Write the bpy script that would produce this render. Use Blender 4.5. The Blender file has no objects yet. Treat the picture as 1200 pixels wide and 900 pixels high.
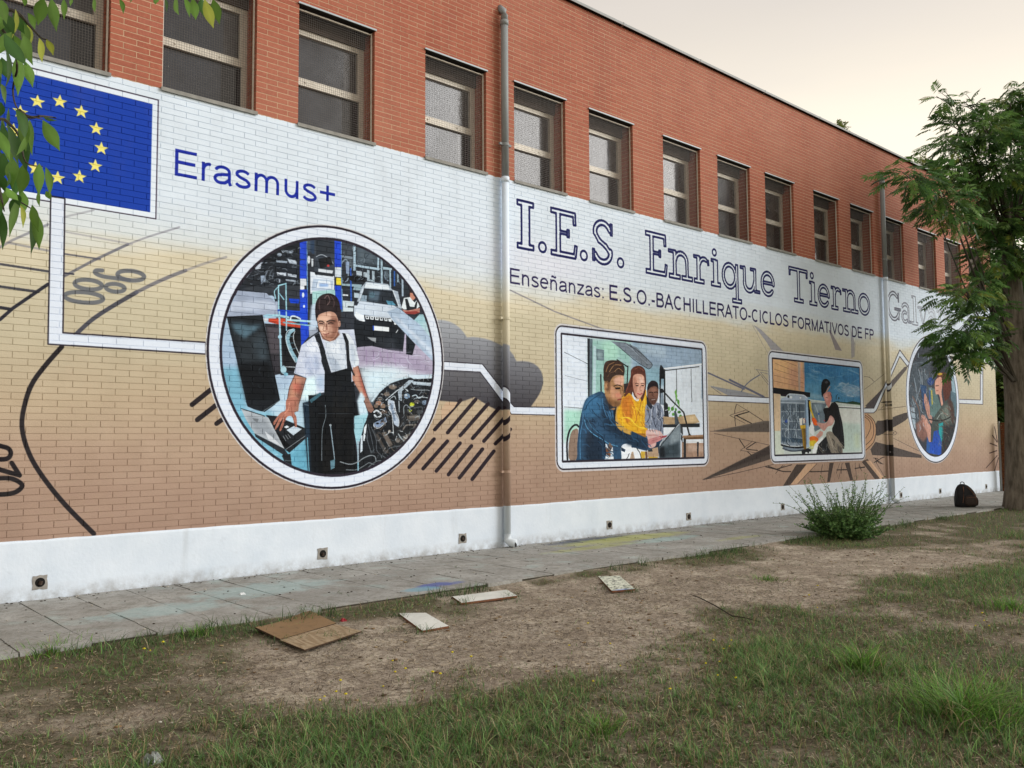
import bpy, bmesh, math, random
import numpy as np
from mathutils import Vector, Matrix

# ---------------------------------------------------------------- camera
# the photograph's camera, recovered from the brick courses and the window rhythm (photo pixels 1200 x 900)
CAM_F, CAM_YAW, CAM_PITCH, CAM_ROLL = 1020.0, 0.730747, 0.06634, -0.0061545
CAM_LOC = np.array([-3.07357, -8.65278, 1.36866])
_cy, _sy, _cp, _sp = math.cos(CAM_YAW), math.sin(CAM_YAW), math.cos(CAM_PITCH), math.sin(CAM_PITCH)
FWD = np.array([_sy*_cp, _cy*_cp, _sp]); _R0 = np.array([_cy, -_sy, 0.]); _U0 = np.cross(_R0, FWD)
_cr, _sr = math.cos(CAM_ROLL), math.sin(CAM_ROLL)
RGT = _R0*_cr+_U0*_sr; UPV = -_R0*_sr+_U0*_cr
def photo_ray(p):
    p = np.atleast_2d(np.asarray(p, float))
    return FWD[None]*CAM_F+RGT[None]*(p[:, :1]-600)+UPV[None]*(450-p[:, 1:2])
def photo_to_wall(p, y=0.):
    d = photo_ray(p); t = (y-CAM_LOC[1])/d[:, 1]
    P = CAM_LOC+d*t[:, None]; return P[:, [0, 2]]
def photo_to_ground(x, y, z=0.):
    d = photo_ray([(x, y)])[0]; t = (z-CAM_LOC[2])/d[2]; return CAM_LOC+d*t
def project(P):
    q = np.asarray(P, float)-CAM_LOC; z = q@FWD
    return 600+CAM_F*(q@RGT)/z, 450-CAM_F*(q@UPV)/z
def X_AT(px, z):
    a, b = -6., 60.
    for _ in range(50):
        m = (a+b)/2
        if project([m, 0, z])[0] < px: a = m
        else: b = m
    return a

scene = bpy.context.scene
cam_data = bpy.data.cameras.new('camera'); cam = bpy.data.objects.new('camera', cam_data)
scene.collection.objects.link(cam); scene.camera = cam
cam_data.sensor_fit = 'HORIZONTAL'; cam_data.sensor_width = 36.0; cam_data.lens = 36.0*CAM_F/1200
cam_data.clip_start = 0.05; cam_data.clip_end = 3000
M = Matrix.Identity(4)
for i in range(3):
    M[i][0] = RGT[i]; M[i][1] = UPV[i]; M[i][2] = -FWD[i]; M[i][3] = CAM_LOC[i]
cam.matrix_world = M

# ---------------------------------------------------------------- hazy evening sky, broad soft sun glow from the right
SUN_EL, SUN_AZ = 24.0, 128.0     # azimuth measured from +Y towards +X
world = bpy.data.worlds.new('World'); scene.world = world; world.use_nodes = True
wn, wl = world.node_tree.nodes, world.node_tree.links
for n in list(wn): wn.remove(n)
sky = wn.new('ShaderNodeTexSky'); sky.sky_type = 'NISHITA'; sky.sun_disc = False
sky.sun_elevation = math.radians(SUN_EL); sky.sun_rotation = math.radians(SUN_AZ)
sky.altitude = 0; sky.air_density = 1.0; sky.dust_density = 2.0; sky.ozone_density = 1.0
bg = wn.new('ShaderNodeBackground'); bg.inputs['Strength'].default_value = 0.07
wo = wn.new('ShaderNodeOutputWorld')
# thin high cloud veil: evens out and warms the sky in soft streaks
tc = wn.new('ShaderNodeTexCoord'); mp = wn.new('ShaderNodeMapping'); mp.inputs['Scale'].default_value = (1.2, 1.2, 4.0)
nz = wn.new('ShaderNodeTexNoise'); nz.inputs['Scale'].default_value = 1.6; nz.inputs['Detail'].default_value = 5; nz.inputs['Roughness'].default_value = .45
rp = wn.new('ShaderNodeMapRange'); rp.inputs['From Min'].default_value = .3; rp.inputs['From Max'].default_value = .75
rp.inputs['To Min'].default_value = .86; rp.inputs['To Max'].default_value = .96
veil = wn.new('ShaderNodeMix'); veil.data_type = 'RGBA'
sxyz = wn.new('ShaderNodeSeparateXYZ'); wl.new(tc.outputs['Generated'], sxyz.inputs[0])
elr = wn.new('ShaderNodeMapRange'); elr.inputs['From Min'].default_value = .16; elr.inputs['From Max'].default_value = .55; elr.interpolation_type = 'SMOOTHSTEP'
cveil = wn.new('ShaderNodeMix'); cveil.data_type = 'RGBA'; cveil.inputs['A'].default_value = (11.0, 9.85, 7.8, 1); cveil.inputs['B'].default_value = (5.3, 4.8, 4.35, 1)
wl.new(sxyz.outputs['Z'], elr.inputs['Value']); wl.new(elr.outputs['Result'], cveil.inputs['Factor']); cl2 = wn.new('ShaderNodeTexNoise'); cl2.inputs['Scale'].default_value = 2.6; cl2.inputs['Detail'].default_value = 6; cl2.inputs['Roughness'].default_value = .5
mp2 = wn.new('ShaderNodeMapping'); mp2.inputs['Scale'].default_value = (1, 1, 5.0); wl.new(tc.outputs['Generated'], mp2.inputs['Vector']); wl.new(mp2.outputs['Vector'], cl2.inputs['Vector'])
cr2 = wn.new('ShaderNodeMapRange'); cr2.inputs['From Min'].default_value = .38; cr2.inputs['From Max'].default_value = .68; cr2.inputs['To Min'].default_value = 0; cr2.inputs['To Max'].default_value = .32
wl.new(cl2.outputs['Fac'], cr2.inputs['Value'])
cl3 = wn.new('ShaderNodeMix'); cl3.data_type = 'RGBA'; cl3.inputs['B'].default_value = (6.6, 6.05, 5.5, 1)
wl.new(cr2.outputs['Result'], cl3.inputs['Factor']); wl.new(cveil.outputs['Result'], cl3.inputs['A']); wl.new(cl3.outputs['Result'], veil.inputs['B'])
wl.new(tc.outputs['Generated'], mp.inputs['Vector']); wl.new(mp.outputs['Vector'], nz.inputs['Vector'])
wl.new(nz.outputs['Fac'], rp.inputs['Value']); wl.new(rp.outputs['Result'], veil.inputs['Factor'])
wl.new(sky.outputs['Color'], veil.inputs['A']); wl.new(veil.outputs['Result'], bg.inputs['Color']); wl.new(bg.outputs['Background'], wo.inputs['Surface'])
sun_data = bpy.data.lights.new('sun', 'SUN'); sun_data.energy = 1.5; sun_data.angle = math.radians(34); sun_data.color = (1, .99, .98)
sun = bpy.data.objects.new('sun', sun_data); scene.collection.objects.link(sun)
_el, _az = math.radians(SUN_EL), math.radians(SUN_AZ)
sun.rotation_euler = Vector((math.sin(_az)*math.cos(_el), math.cos(_az)*math.cos(_el), math.sin(_el))).to_track_quat('Z', 'Y').to_euler()
sun.location = (0, 0, 30)
scene.view_settings.view_transform = 'Standard'; scene.view_settings.look = 'None'
scene.view_settings.gamma = 1; scene.view_settings.exposure = 0.97

# ---------------------------------------------------------------- helpers
rnd = random.Random(11)
C = scene.collection
def link(o, parent=None):
    C.objects.link(o)
    if parent is not None: o.parent = parent
    return o
def thing(name, label, cat, loc=(0, 0, 0), group=None):
    o = bpy.data.objects.new(name, None); o.location = loc; o.empty_display_size = .2; C.objects.link(o)
    o['label'] = label; o['category'] = cat
    if group: o['group'] = group
    return o
def mesh_obj(name, verts, faces, mat, parent=None, smooth=False, mats=None, fmat=None):
    me = bpy.data.meshes.new(name); me.from_pydata([tuple(map(float, v)) for v in verts], [], faces)
    for m in (mats or [mat]): me.materials.append(m)
    if fmat is not None: me.polygons.foreach_set('material_index', np.array(fmat, dtype=np.int32))
    if smooth: me.polygons.foreach_set('use_smooth', np.ones(len(me.polygons), dtype=bool))
    me.update()
    return link(bpy.data.objects.new(name, me), parent)
def fast_obj(name, V, F, mat, parent=None, col=None, smooth=False):
    """V (n,3) array, F (m,k) array of equal-sized faces, col (n,3) point colours"""
    V = np.asarray(V, np.float32); F = np.asarray(F, np.int32); m, k = F.shape
    me = bpy.data.meshes.new(name)
    me.vertices.add(len(V)); me.vertices.foreach_set('co', V.ravel())
    me.loops.add(m*k); me.loops.foreach_set('vertex_index', F.ravel())
    me.polygons.add(m); me.polygons.foreach_set('loop_start', np.arange(0, m*k, k, dtype=np.int32))
    try: me.polygons.foreach_set('loop_total', np.full(m, k, dtype=np.int32))
    except Exception: pass
    if smooth: me.polygons.foreach_set('use_smooth', np.ones(m, dtype=bool))
    me.materials.append(mat)
    if col is not None:
        at = me.color_attributes.new('tint', 'FLOAT_COLOR', 'POINT')
        at.data.foreach_set('color', np.concatenate([col, np.ones((len(V), 1))], 1).astype(np.float32).ravel())
    me.update(calc_edges=True); me.validate()
    return link(bpy.data.objects.new(name, me), parent)
class MB:
    """collects simple solids into one mesh"""
    def __init__(s): s.v = []; s.f = []
    def box(s, x0, x1, y0, y1, z0, z1, faces='all'):
        n = len(s.v)
        s.v += [(x0, y0, z0), (x1, y0, z0), (x1, y1, z0), (x0, y1, z0), (x0, y0, z1), (x1, y0, z1), (x1, y1, z1), (x0, y1, z1)]
        F = {'b': (0, 3, 2, 1), 't': (4, 5, 6, 7), 'f': (0, 1, 5, 4), 'k': (2, 3, 7, 6), 'l': (0, 4, 7, 3), 'r': (1, 2, 6, 5)}
        for k, q in F.items():
            if faces == 'all' or k in faces: s.f.append(tuple(n+i for i in q))
    def tube(s, pts, rad, seg=8, cap=True):
        pts = [Vector(p) for p in pts]; rad = rad if isinstance(rad, (list, tuple)) else [rad]*len(pts)
        n0 = len(s.v); ref = Vector((0, 0, 1))
        for i, p in enumerate(pts):
            d = (pts[min(i+1, len(pts)-1)]-pts[max(i-1, 0)]).normalized()
            a = d.cross(ref if abs(d.z) < .95 else Vector((1, 0, 0))).normalized(); b = d.cross(a)
            for k in range(seg):
                t = 2*math.pi*k/seg; s.v.append(tuple(p+a*math.cos(t)*rad[i]+b*math.sin(t)*rad[i]))
        for i in range(len(pts)-1):
            for k in range(seg):
                a = n0+i*seg+k; b = n0+i*seg+(k+1) % seg; s.f.append((a, b, b+seg, a+seg))
        if cap:
            s.f.append(tuple(n0+k for k in range(seg))[::-1]); s.f.append(tuple(n0+(len(pts)-1)*seg+k for k in range(seg)))
    def prism(s, pts, z0, z1):
        n = len(s.v); m = len(pts)
        s.v += [(p[0], p[1], z0) for p in pts]+[(p[0], p[1], z1) for p in pts]
        s.f.append(tuple(n+i for i in range(m))[::-1]); s.f.append(tuple(n+m+i for i in range(m)))
        for i in range(m): j = (i+1) % m; s.f.append((n+i, n+j, n+m+j, n+m+i))
    def obj(s, name, mat, parent=None, smooth=False):
        o = mesh_obj(name, s.v, s.f, mat, parent, smooth)
        return o

# ---------------------------------------------------------------- materials
def srgb(h):
    c = [int(h[i:i+2], 16)/255. for i in (0, 2, 4)]
    return tuple((v/12.92 if v <= .04045 else ((v+.055)/1.055)**2.4) for v in c)+(1.,)
class NT:
    def __init__(s, name, rough=.8, spec=.3):
        s.m = bpy.data.materials.new(name); s.m.use_nodes = True; s.n = s.m.node_tree.nodes; s.l = s.m.node_tree.links
        s.b = s.n['Principled BSDF']; s.b.inputs['Roughness'].default_value = rough; s.b.inputs['Specular IOR Level'].default_value = spec
    def new(s, t, **kw):
        n = s.n.new(t)
        for k, v in kw.items():
            if hasattr(n, k): setattr(n, k, v)
            else: n.inputs[k].default_value = v
        return n
    def pos(s):
        if not hasattr(s, '_p'): s._p = s.n.new('ShaderNodeNewGeometry').outputs['Position']
        return s._p
    def noise(s, scale, detail=3, rough=.5, stretch=None, out='Fac'):
        n = s.n.new('ShaderNodeTexNoise'); n.inputs['Scale'].default_value = scale; n.inputs['Detail'].default_value = detail; n.inputs['Roughness'].default_value = rough
        v = s.pos()
        if stretch:
            mp = s.n.new('ShaderNodeMapping'); mp.inputs['Scale'].default_value = stretch; s.l.new(v, mp.inputs['Vector']); v = mp.outputs['Vector']
        s.l.new(v, n.inputs['Vector']); return n.outputs[out]
    def ramp(s, src, a, b, lo=0., hi=1.):
        n = s.n.new('ShaderNodeMapRange'); n.inputs['From Min'].default_value = a; n.inputs['From Max'].default_value = b
        n.inputs['To Min'].default_value = lo; n.inputs['To Max'].default_value = hi; s.l.new(src, n.inputs['Value']); return n.outputs['Result']
    def mix(s, f, a, b, mode='MIX'):
        n = s.n.new('ShaderNodeMix'); n.data_type = 'RGBA'; n.blend_type = mode
        for key, v in (('Factor', f), ('A', a), ('B', b)):
            if isinstance(v, (tuple, float, int)):
                n.inputs[key].default_value = v if key != 'Factor' or not isinstance(v, tuple) else v[0]
            else: s.l.new(v, n.inputs[key])
        return n.outputs['Result']
    def math(s, op, a, b=0.):
        n = s.n.new('ShaderNodeMath'); n.operation = op
        for i, v in enumerate((a, b)):
            if isinstance(v, (int, float)): n.inputs[i].default_value = v
            else: s.l.new(v, n.inputs[i])
        return n.outputs[0]
    def color(s, v):
        if isinstance(v, tuple): s.b.inputs['Base Color'].default_value = v
        else: s.l.new(v, s.b.inputs['Base Color'])
        return s
    def bump(s, h, strength=.3, dist=.01):
        n = s.n.new('ShaderNodeBump'); n.inputs['Strength'].default_value = strength; n.inputs['Distance'].default_value = dist
        s.l.new(h, n.inputs['Height']); s.l.new(n.outputs['Normal'], s.b.inputs['Normal']); return s
    def xyz(s):
        n = s.n.new('ShaderNodeSeparateXYZ'); s.l.new(s.pos(), n.inputs[0]); return n.outputs
    def attr(s, name='tint'):
        n = s.n.new('ShaderNodeAttribute'); n.attribute_name = name; return n.outputs['Color']
    def rand(s): return s.n.new('ShaderNodeObjectInfo').outputs['Random']
def simple(name, col, rough=.8, var=.25, scale=8, spec=.3, metal=0, bump=.2):
    t = NT(name, rough, spec); a = srgb(col) if isinstance(col, str) else col
    d = tuple(c*(1-var) for c in a[:3])+(1.,); u = tuple(min(1, c*(1+var)) for c in a[:3])+(1.,)
    t.color(t.mix(t.ramp(t.noise(scale, 5, .6), .3, .7), d, u)); t.b.inputs['Metallic'].default_value = metal
    t.bump(t.noise(scale*6, 4), bump, .004); return t.m

# ---------------------------------------------------------------- the painted mural (flat print on the bricks)
ROUNDEL1 = """
@240,260,8.571
p 2b3038 0,0 2400,0 2400,1900 0,1900
@240,365,8.571
p a9c0d6 60,-160 700,-160 760,640 900,640 900,1700 0,1700 0,0
p c3cede 180,20 600,-60 620,40 230,60
p 9db4cc/.8~1.2 150,330 300,330 420,900 200,900 150,600
p 74adc4/.9~3 150,560 360,560 480,1250 150,1250
p 7fb6cb~3 300,1000 1200,1000 1200,1700 300,1700
p b8d2e2/.9~3 620,860 1100,640 1100,1150 760,1250
@240,260,8.571
p 9aa6bb 330,690 620,715 700,800 735,800 735,960 220,960
p c0cbdc/.8~1 250,800 600,790 720,820 720,880 240,900
p aebdcf 400,560 560,420 590,400 530,480 500,560
p 33383f 380,610 640,470 960,240 960,840 850,840 640,720 340,660
p 21262d 500,460 960,200 960,640 700,640 520,640 330,680
p c0cad8 500,440 575,380 560,470 510,480
p 1c2026 560,330 780,240 960,200 960,300 700,400 590,410
p a9b6c6 770,285 890,290 885,315 780,310
e 97a5b5 750,330 24,18
p 9fadbd 715,385 830,395 828,415 720,405
p b9c6d4 830,372 925,390 925,428 850,415
p 8fa0b5 560,540 610,535 610,605 565,605
S 6b7684 14 570,620 600,560 630,490
S 4b545e 14 650,560 660,510 680,480
S 59636e 12 680,560 690,520
p c5d0dd 722,505 820,510 820,545 730,535
p b9c4d2 832,515 922,532 922,560 835,545
p 98a4b2 810,575 915,585 912,605 815,592
p 98a4b2 742,575 758,575 758,610 745,610
p 1641c4 845,770 950,775 945,820 860,815
p 2347c9 955,195 1025,190 1030,570 955,570
s 86b4d8 8 1027,190 1030,900
p d3dbe3 958,570 1020,572 1022,640 958,640
p e6ecf2 958,640 1000,640 1000,680 958,680
p 2145c4 955,680 1030,680 1035,1100 955,1100
e d9e6f0 988,735 12,26
e d9e6f0 997,848 10,14
s 9fd1e0 13 740,640 745,1050
s 9fd1e0 13 815,620 820,1000
s 9fd1e0 13 740,640 815,620
S 9fd1e0 10 730,660 700,700 712,770
s 8fc5d8 10 750,720 795,780
p 2a3d55 1035,170 1200,150 1200,330 1080,320 1040,280
p 4a5a6a~1 1030,190 1060,185 1060,300 1030,310
e d5dbe0 1045,380 14,40
p c9d2da 1070,370 1090,370 1090,450 1072,450
e b03038 1125,422 16,10
@380,260,8.571
p 39414b -100,150 300,190 300,560 -100,500
p 2c333b -90,165 100,175 100,320 -80,330
S aab5c0 8 -80,350 -20,330 60,380 90,420
p 161a1f -60,370 60,350 90,430 -40,470
e b23a3a 40,440 14,12
p cfd8e0 -60,470 90,490 80,520 -60,500
p d8e2ec -140,500 100,545 100,720 -140,720
p 23282e -100,500 80,520 90,550 -90,530
p aebfd2 -110,570 90,590 80,700 -130,690
p dfe8f0 -60,590 60,600 70,670 -80,665
p 3b6fbf/.6~1 -50,620 40,625 40,650 -50,650
p 9fc9c9 -120,700 110,680 110,960 -120,960
p 2145c4 103,180 170,182 172,452 105,452
s 7fb0d8 8 172,185 180,900
p cdd8e2 108,455 170,458 170,555 108,552
p e0cf3a 120,560 168,565 170,635 120,630
p 2147c6 103,640 170,640 180,880 130,880
p 2a2f36 175,200 1000,200 1000,760 175,560
p 3c444d~1 175,200 290,230 285,340 180,330
p 7c8b98 180,335 285,350 285,375 180,360
p 465058 200,360 290,380 290,450 210,450
S 8fa3b5 9 185,400 230,390 240,560 215,600 185,590
p 8ba0bd 215,400 250,400 250,520 220,520
p a9c3d4 292,215 318,230 318,490 292,490
p 46525c 330,240 420,250 540,330 540,440 330,430
p 56636d~2 350,280 500,320 500,400 350,390
s a9c3d4 22 320,440 545,475
s a9c3d4 18 545,340 540,480
p b4c4cf 320,490 380,500 378,560 330,580
p b4c4cf 395,505 445,510 430,560 395,550
p a7bac6 430,480 455,485 455,590 430,590
p a7bac6 480,490 505,495 505,605 435,590 440,575 480,580
s 9fb9c8 20 575,360 580,630
p 9fb9c8 590,450 680,465 680,485 590,478
s 9fb9c8 16 662,480 665,660
S 76889a 14 612,500 610,560 640,590
s 2f5fae 14 705,500 705,640
s 8fa5b2 16 738,510 740,600
s 9fb3c4 18 785,560 788,740
e 5e6d78/.8 630,530 26,40
p 8fa9b5 175,620 380,630 360,690 180,670
p 232930 175,640 300,650 290,680 175,672
p dde4ea 185,725 240,730 240,745 185,742
s 2a55b0 16 265,470 272,850
S 15181c 14 200,600 225,560 280,550 330,580 420,600
e 14171b 330,570 80,34
p c9d7de 185,790 300,800 290,900 190,900
p 1b1f24 235,845 300,850 300,862 235,858
p b7c9d6 300,710 350,715 350,765 300,760
p aab8c6 370,660 420,600 640,625 680,680 740,700 780,880 720,850 330,800
p dfe9f1 425,610 645,640 655,680 400,660
p c7d5e2 350,780 380,670 405,655 365,790
p 2a3139 400,668 690,690 745,850 640,835 360,790
p 4c5d6b~1 450,690 560,700 540,800 440,790
p 8da2b3 375,735 430,740 425,800 365,790
e 55707f 480,735 30,28
p 5a99b5 620,790 690,800 720,840 640,830
s d6e1ea 10 690,690 750,850
p c9d6e4 350,800 700,840 790,900 300,900
p 33282a 860,690 905,690 930,760 880,800 850,740
p c78c77 862,695 905,700 915,765 885,795 862,760
p 2a1d1c 855,680 905,685 900,715 858,712
p dfe9ee 800,765 860,755 905,810 935,780 960,850 920,880 800,880 775,860
p 23282e 810,775 835,770 860,850 905,855 920,800 935,800 925,890 830,890
@380,365,8.571
p b98073 780,-20 840,-10 960,-35 960,10 820,25
p 8a3a35 780,5 920,-5 960,10 880,40 820,30
p 2c333a 810,25 955,30 960,130 870,90
p 9ec6cf 955,30 1030,30 1110,300 1110,480 960,330 880,110
p bcd4dc/.7~2 980,120 1040,110 1090,300 1000,260
p c9d6e3 300,-60 620,-60 720,120 700,130 640,70 400,35 410,100 330,80 300,40
p e6eef4 310,0 400,40 405,105 350,90 310,50
p 1c2127 300,85 420,105 400,40 660,65 800,215 790,400 640,385 300,360
s dfe8ef 6 410,45 670,65
p e0e9ef 412,48 450,50 450,78 418,76
p e0e9ef 460,52 498,54 496,82 464,80
p e0e9ef 508,54 545,58 545,88 512,84
p e0e9ef 556,60 590,64 590,92 560,90
p e0e9ef 600,66 634,70 634,98 606,94
p e0e9ef 642,72 675,76 676,104 648,100
p 2a2f36 422,52 440,54 438,68 424,68
p 2a2f36 472,56 488,58 486,72 474,72
p 2a2f36 520,60 536,62 534,76 522,76
p 2a2f36 566,64 582,66 580,80 568,80
p 2a2f36 612,70 626,72 624,86 614,86
p e8eef2 497,142 652,158 650,202 498,190
p 2450c8 488,142 500,143 500,190 488,188
p 9aa0a6 430,258 520,265 518,312 470,290
s dfe6ea 7 722,212 740,185
e e3e9ee 715,120 14,14
p 2d3239~2 540,280 710,275 710,380 560,340
p b0a9bf 330,360 480,345 640,385 790,405 810,220 1110,480 1110,700 330,560
p a49ab3~3 360,370 760,400 1000,500 1100,620 700,560 340,500
p cdd9e2~4 340,560 700,540 1100,690 880,680 500,860 460,900 350,620
p cfe4ee~5 380,600 760,600 700,680 480,900 420,900
p 1c2127 822,225 915,330 885,440 822,430
p a9bdd2 630,0 740,-40 960,130 1105,310 1105,520 1080,490 910,320 700,100
p c6d4e4~1 680,40 740,60 1100,400 1105,470 900,260
s 8a5f9a/.5 4 420,380 428,540
s 8a5f9a/.5 4 490,380 505,540
s 8a5f9a/.5 4 560,380 580,545
s 8a5f9a/.5 4 630,400 650,550
s 8a5f9a/.5 4 700,410 720,560
@240,365,8.571
p 1f2429 220,55 575,40 750,890 700,940 600,1010 460,960 415,900
p 55707f~2 265,110 370,115 450,140 575,130 500,210 400,280 330,240 290,180
p 2b3136~2 290,200 400,290 500,220 570,180 640,560 380,560
p 3f4c55/.8~4 470,300 600,220 640,480 560,500
p 13161a~2 330,520 640,500 740,880 420,900
s 0e1013 12 575,40 750,890
s 0e1013 8 220,55 575,40
p 2b2c31 600,120 960,140 960,420 900,560 800,620 700,640
p 4a464c~1 620,150 750,160 760,420 660,430
p 35343a~1 660,430 760,440 760,600 700,600
p 17191d 770,130 960,150 960,340 905,560 790,560
p 1a43c0 730,-20 1030,0 1030,60 740,40
p 2145c4 960,140 1045,145 1045,250 970,345
p b8442f 640,70 800,70 960,130 960,165 800,145 640,105
s e0563a 10 650,85 830,110
S a8d5e2 22 600,45 650,45 720,40 840,60
s a8d5e2 20 830,85 1140,105
s 8fc3d2 14 790,110 1140,150
S d3e2ea 16 860,80 870,50 910,50 960,75
e 9fc9dc 640,45 40,20
p cfd6dc 585,70 635,70 630,100 595,100
S 8fb9ca 34 890,185 850,220 835,290 870,400 930,500
S c3dae4 9 880,180 830,200 815,280 850,400 910,510
S d6e4ea 7 905,200 890,250 905,330 950,430
s 5a7e8e 6 830,255 885,250
s 5a7e8e 6 830,320 900,315
s 5a7e8e 6 850,380 920,370
s 9fcadb 17 748,0 768,560
s 9fcadb 13 818,0 820,190
e 9fc9dc 755,255 20,20
e a9cfdd 790,585 30,40
e 7fb6cb 815,630 22,18
p 15181b 820,565 905,570 900,600 830,595
s c3cdd5 8 800,555 905,560
p 9aa4b5 1045,150 1120,160 1140,200 1050,260
@240,470,8.571
p 1b1f24 410,0 740,0 575,105 500,85 430,55
s 5f6a70 7 580,105 745,0
p 5fa3bd/.8~3 300,60 480,320 780,540 880,690 1040,730 1040,380 860,520
p aeb6bd 365,75 600,150 640,170 800,480 500,325 410,180
p 8d959d~2 400,120 620,190 760,440 520,310
p c9cfd5 600,300 700,380 790,470 640,390
s 22272b 8 365,75 600,150
s d3dadf 7 640,170 800,480
p 6a7075 475,170 540,180 530,215 500,200
p 262b30 500,325 800,480 840,540 820,560 510,360
p 1e2226 610,140 720,150 1050,290 1020,370 850,520 800,480 640,170
p 0f1214 720,300 860,450 830,480 780,440
s 9aa2a8 5 815,485 1030,335
p c7d6e2 820,290 895,250 975,280 890,345
p d3dde4 795,260 825,245 850,260 820,275
s aab2b8 4 785,350 815,400
s aab2b8 4 810,340 840,385
s aab2b8 4 835,330 860,370
p 1e2226 780,540 860,530 880,690 830,660
S 22272b 10 780,550 800,600 810,640
p 15191e 985,20 1060,0 1380,0 1380,760 1040,740
p 1c2e3e~1 985,20 1060,0 1060,740 1040,740
s 6fa9bd 9 1030,370 1050,740
s 8797a3 5 1075,100 1085,730
S 9aa5ad 7 1130,720 1140,300 1150,120 1180,20 1230,10 1250,60
s 2f3a44 8 1190,200 1200,720
s 43525e 14 1000,30 1060,50
@380,365,8.571
p b7c9da~1 -130,-60 -60,-100 -50,150 -150,200
@240,365,8.571
p c6cfe0 970,340 1100,240 1190,190 1500,180 1560,620 1500,760 1100,830 1040,700 1020,665 895,620
p a3afc8/.7~2 1000,480 1080,440 1110,800 1060,700
p 93a2bd/.6~1.5 1100,400 1160,520 1130,620 1090,540
p e6ecf2/.7~2 1000,350 1120,270 1180,380 1090,430
p d7eef2~2 1010,680 1110,640 1130,820 1040,880 950,880
p 9fb7d0/.7~2 1120,640 1200,640 1200,800 1130,760
p a07564 905,640 1015,670 990,760 950,900 940,1000 830,1040 815,960 850,760
p c08a72~1.5 910,650 960,665 920,800 880,940 850,900 880,740
p 6e4a40~1.5 1000,680 985,770 945,910 925,880 950,760
p b5544a/.5~1.5 880,720 960,720 960,820 890,800
s 4a2c28 6 905,635 850,760 820,930
s 4a2c28 6 1018,668 990,770 945,930
@240,470,8.571
c a8705f 825,-20 940,-30 900,110 920,160 925,250 905,255 890,180 860,150 820,170 770,290 750,285 790,170 720,280 705,270 750,160 700,240 690,210 760,120 810,90
S c98d78 9 850,20 840,80 800,130 760,200
S 7a4a40 6 870,60 880,140 905,240
S 6b3f36 4 800,130 745,240
S 6b3f36 4 820,150 765,270
@380,365,8.571
p a87a68 290,560 345,545 380,700 450,900 480,990 420,960 350,800 280,680
p c8967f~1.5 300,580 325,570 350,700 400,830 370,820 310,700
p b5544a/.7~1.2 340,560 355,600 400,760 450,900 420,880 370,740
s 43302c 6 340,545 390,720 450,900
p dce5ec 180,210 240,220 290,290 350,490 350,525 300,565 250,480 225,400
p a8b6c8/.7~1.5 260,320 290,330 320,480 290,540 260,480
p cdd7e2 0,240 60,290 170,210 220,400 225,580 75,610 20,480
p a9b7c8/.8~1 20,440 120,480 180,590 80,600
p e6ecf1/.6~1.5 60,330 140,300 170,420 80,430
s 9fabbf/.8 5 30,400 70,540
s 9fabbf/.8 5 80,430 120,570
p 1c2025 -20,340 10,420 70,615 230,580 215,330 180,215 210,220 245,300 255,480 275,560 310,650 290,640 260,570 260,860 280,920 -60,920 15,800 10,620 -30,500
@240,365,8.571
p 1c2025 1100,240 1150,215 1210,400 1215,560 1180,500 1145,350
p 14181c 1205,560 1250,620 1470,560 1480,900 1200,900
p 14181d 1200,800 1500,700 1520,1000 1200,1000
@380,470,8.571
p 12161a -160,-60 260,-60 290,0 330,15 355,50 340,70 360,110 345,150 320,140 290,170 300,300 310,430 335,620 340,730 300,745 -120,760
p 0d1013 -60,60 290,60 280,700 -60,740
s 8fa3b0 10 62,240 85,430 105,590
p 5f8594 60,600 108,585 105,670 65,690
S 7f8c94 6 10,40 15,160 -20,300 -25,600
e 8f9ba2 62,242 12,12
p 2b3238/.8 -60,120 290,120 290,128 -60,128
p 3c6270 -150,-10 -40,-90 -30,-60 -130,20
p 9ccbd8 300,150 360,140 380,20 420,60 440,130 390,300 350,420 340,620 325,440 300,300
p cbe2ee~1 370,-100 440,20 430,130 350,140 330,0
p 1d2125 440,160 500,40 560,-100 1200,-200 1200,420 760,700 340,740 360,400 400,240
@380,365,8.571
p 1d2227 500,900 560,810 660,720 820,670 1120,640 1120,1000 500,1000
S c3d8e4 16 480,900 540,820 640,730 760,680 830,665
p c9dbe8 830,640 1110,630 1110,670 900,680
p a9b9c6 760,770 850,690 900,690 850,740 780,800 780,900 750,890 740,810
p 14171b 900,690 1110,675 1110,715 930,710
p b7c7d4 870,700 1110,720 1105,750 900,735
S 9aa6ae 8 870,780 950,790 1040,790 1080,810
e 7d736a 690,760 40,22
e 6f665e 630,830 30,22
S c9d6de 10 620,890 690,830 740,790 800,770 840,800
S b9c6ce 8 650,890 700,850 720,880
e 86a5c4 830,850 30,28
e d3e3ee 820,840 12,10
S b9cbd6 10 885,850 920,840 950,870 990,850
S c3cfd7 7 900,880 960,860 1060,870
e 5b534c 560,880 24,16
@380,470,8.571
p 8f6d60 420,-60 490,60 500,90 470,120 440,100 400,0
s 4a2f28 5 400,0 440,110
e a7806c 545,20 30,22
e 8b7563 590,50 26,24
e 6f6054 520,50 22,20
e 574a42 600,110 34,20
S d3dde4 17 500,110 530,95 570,130 560,155 530,160 505,140
p 8296b3 500,220 620,160 630,210 540,270 495,255
S cfdae4 8 500,225 500,255 545,272 625,210
e 1a1d21 535,225 14,10
e 1a1d21 580,200 14,9
p b6c6d8 640,-20 700,0 720,80 720,130 750,190 745,265 700,230 680,130 650,80
p 7d90a6 660,20 690,40 700,120 720,200 700,200 675,110
S e3ebf1 6 640,0 650,80 680,140 695,320 
S e3ebf1 6 700,0 715,90 750,190 745,265
e c9d43a 882,35 24,22
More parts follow.
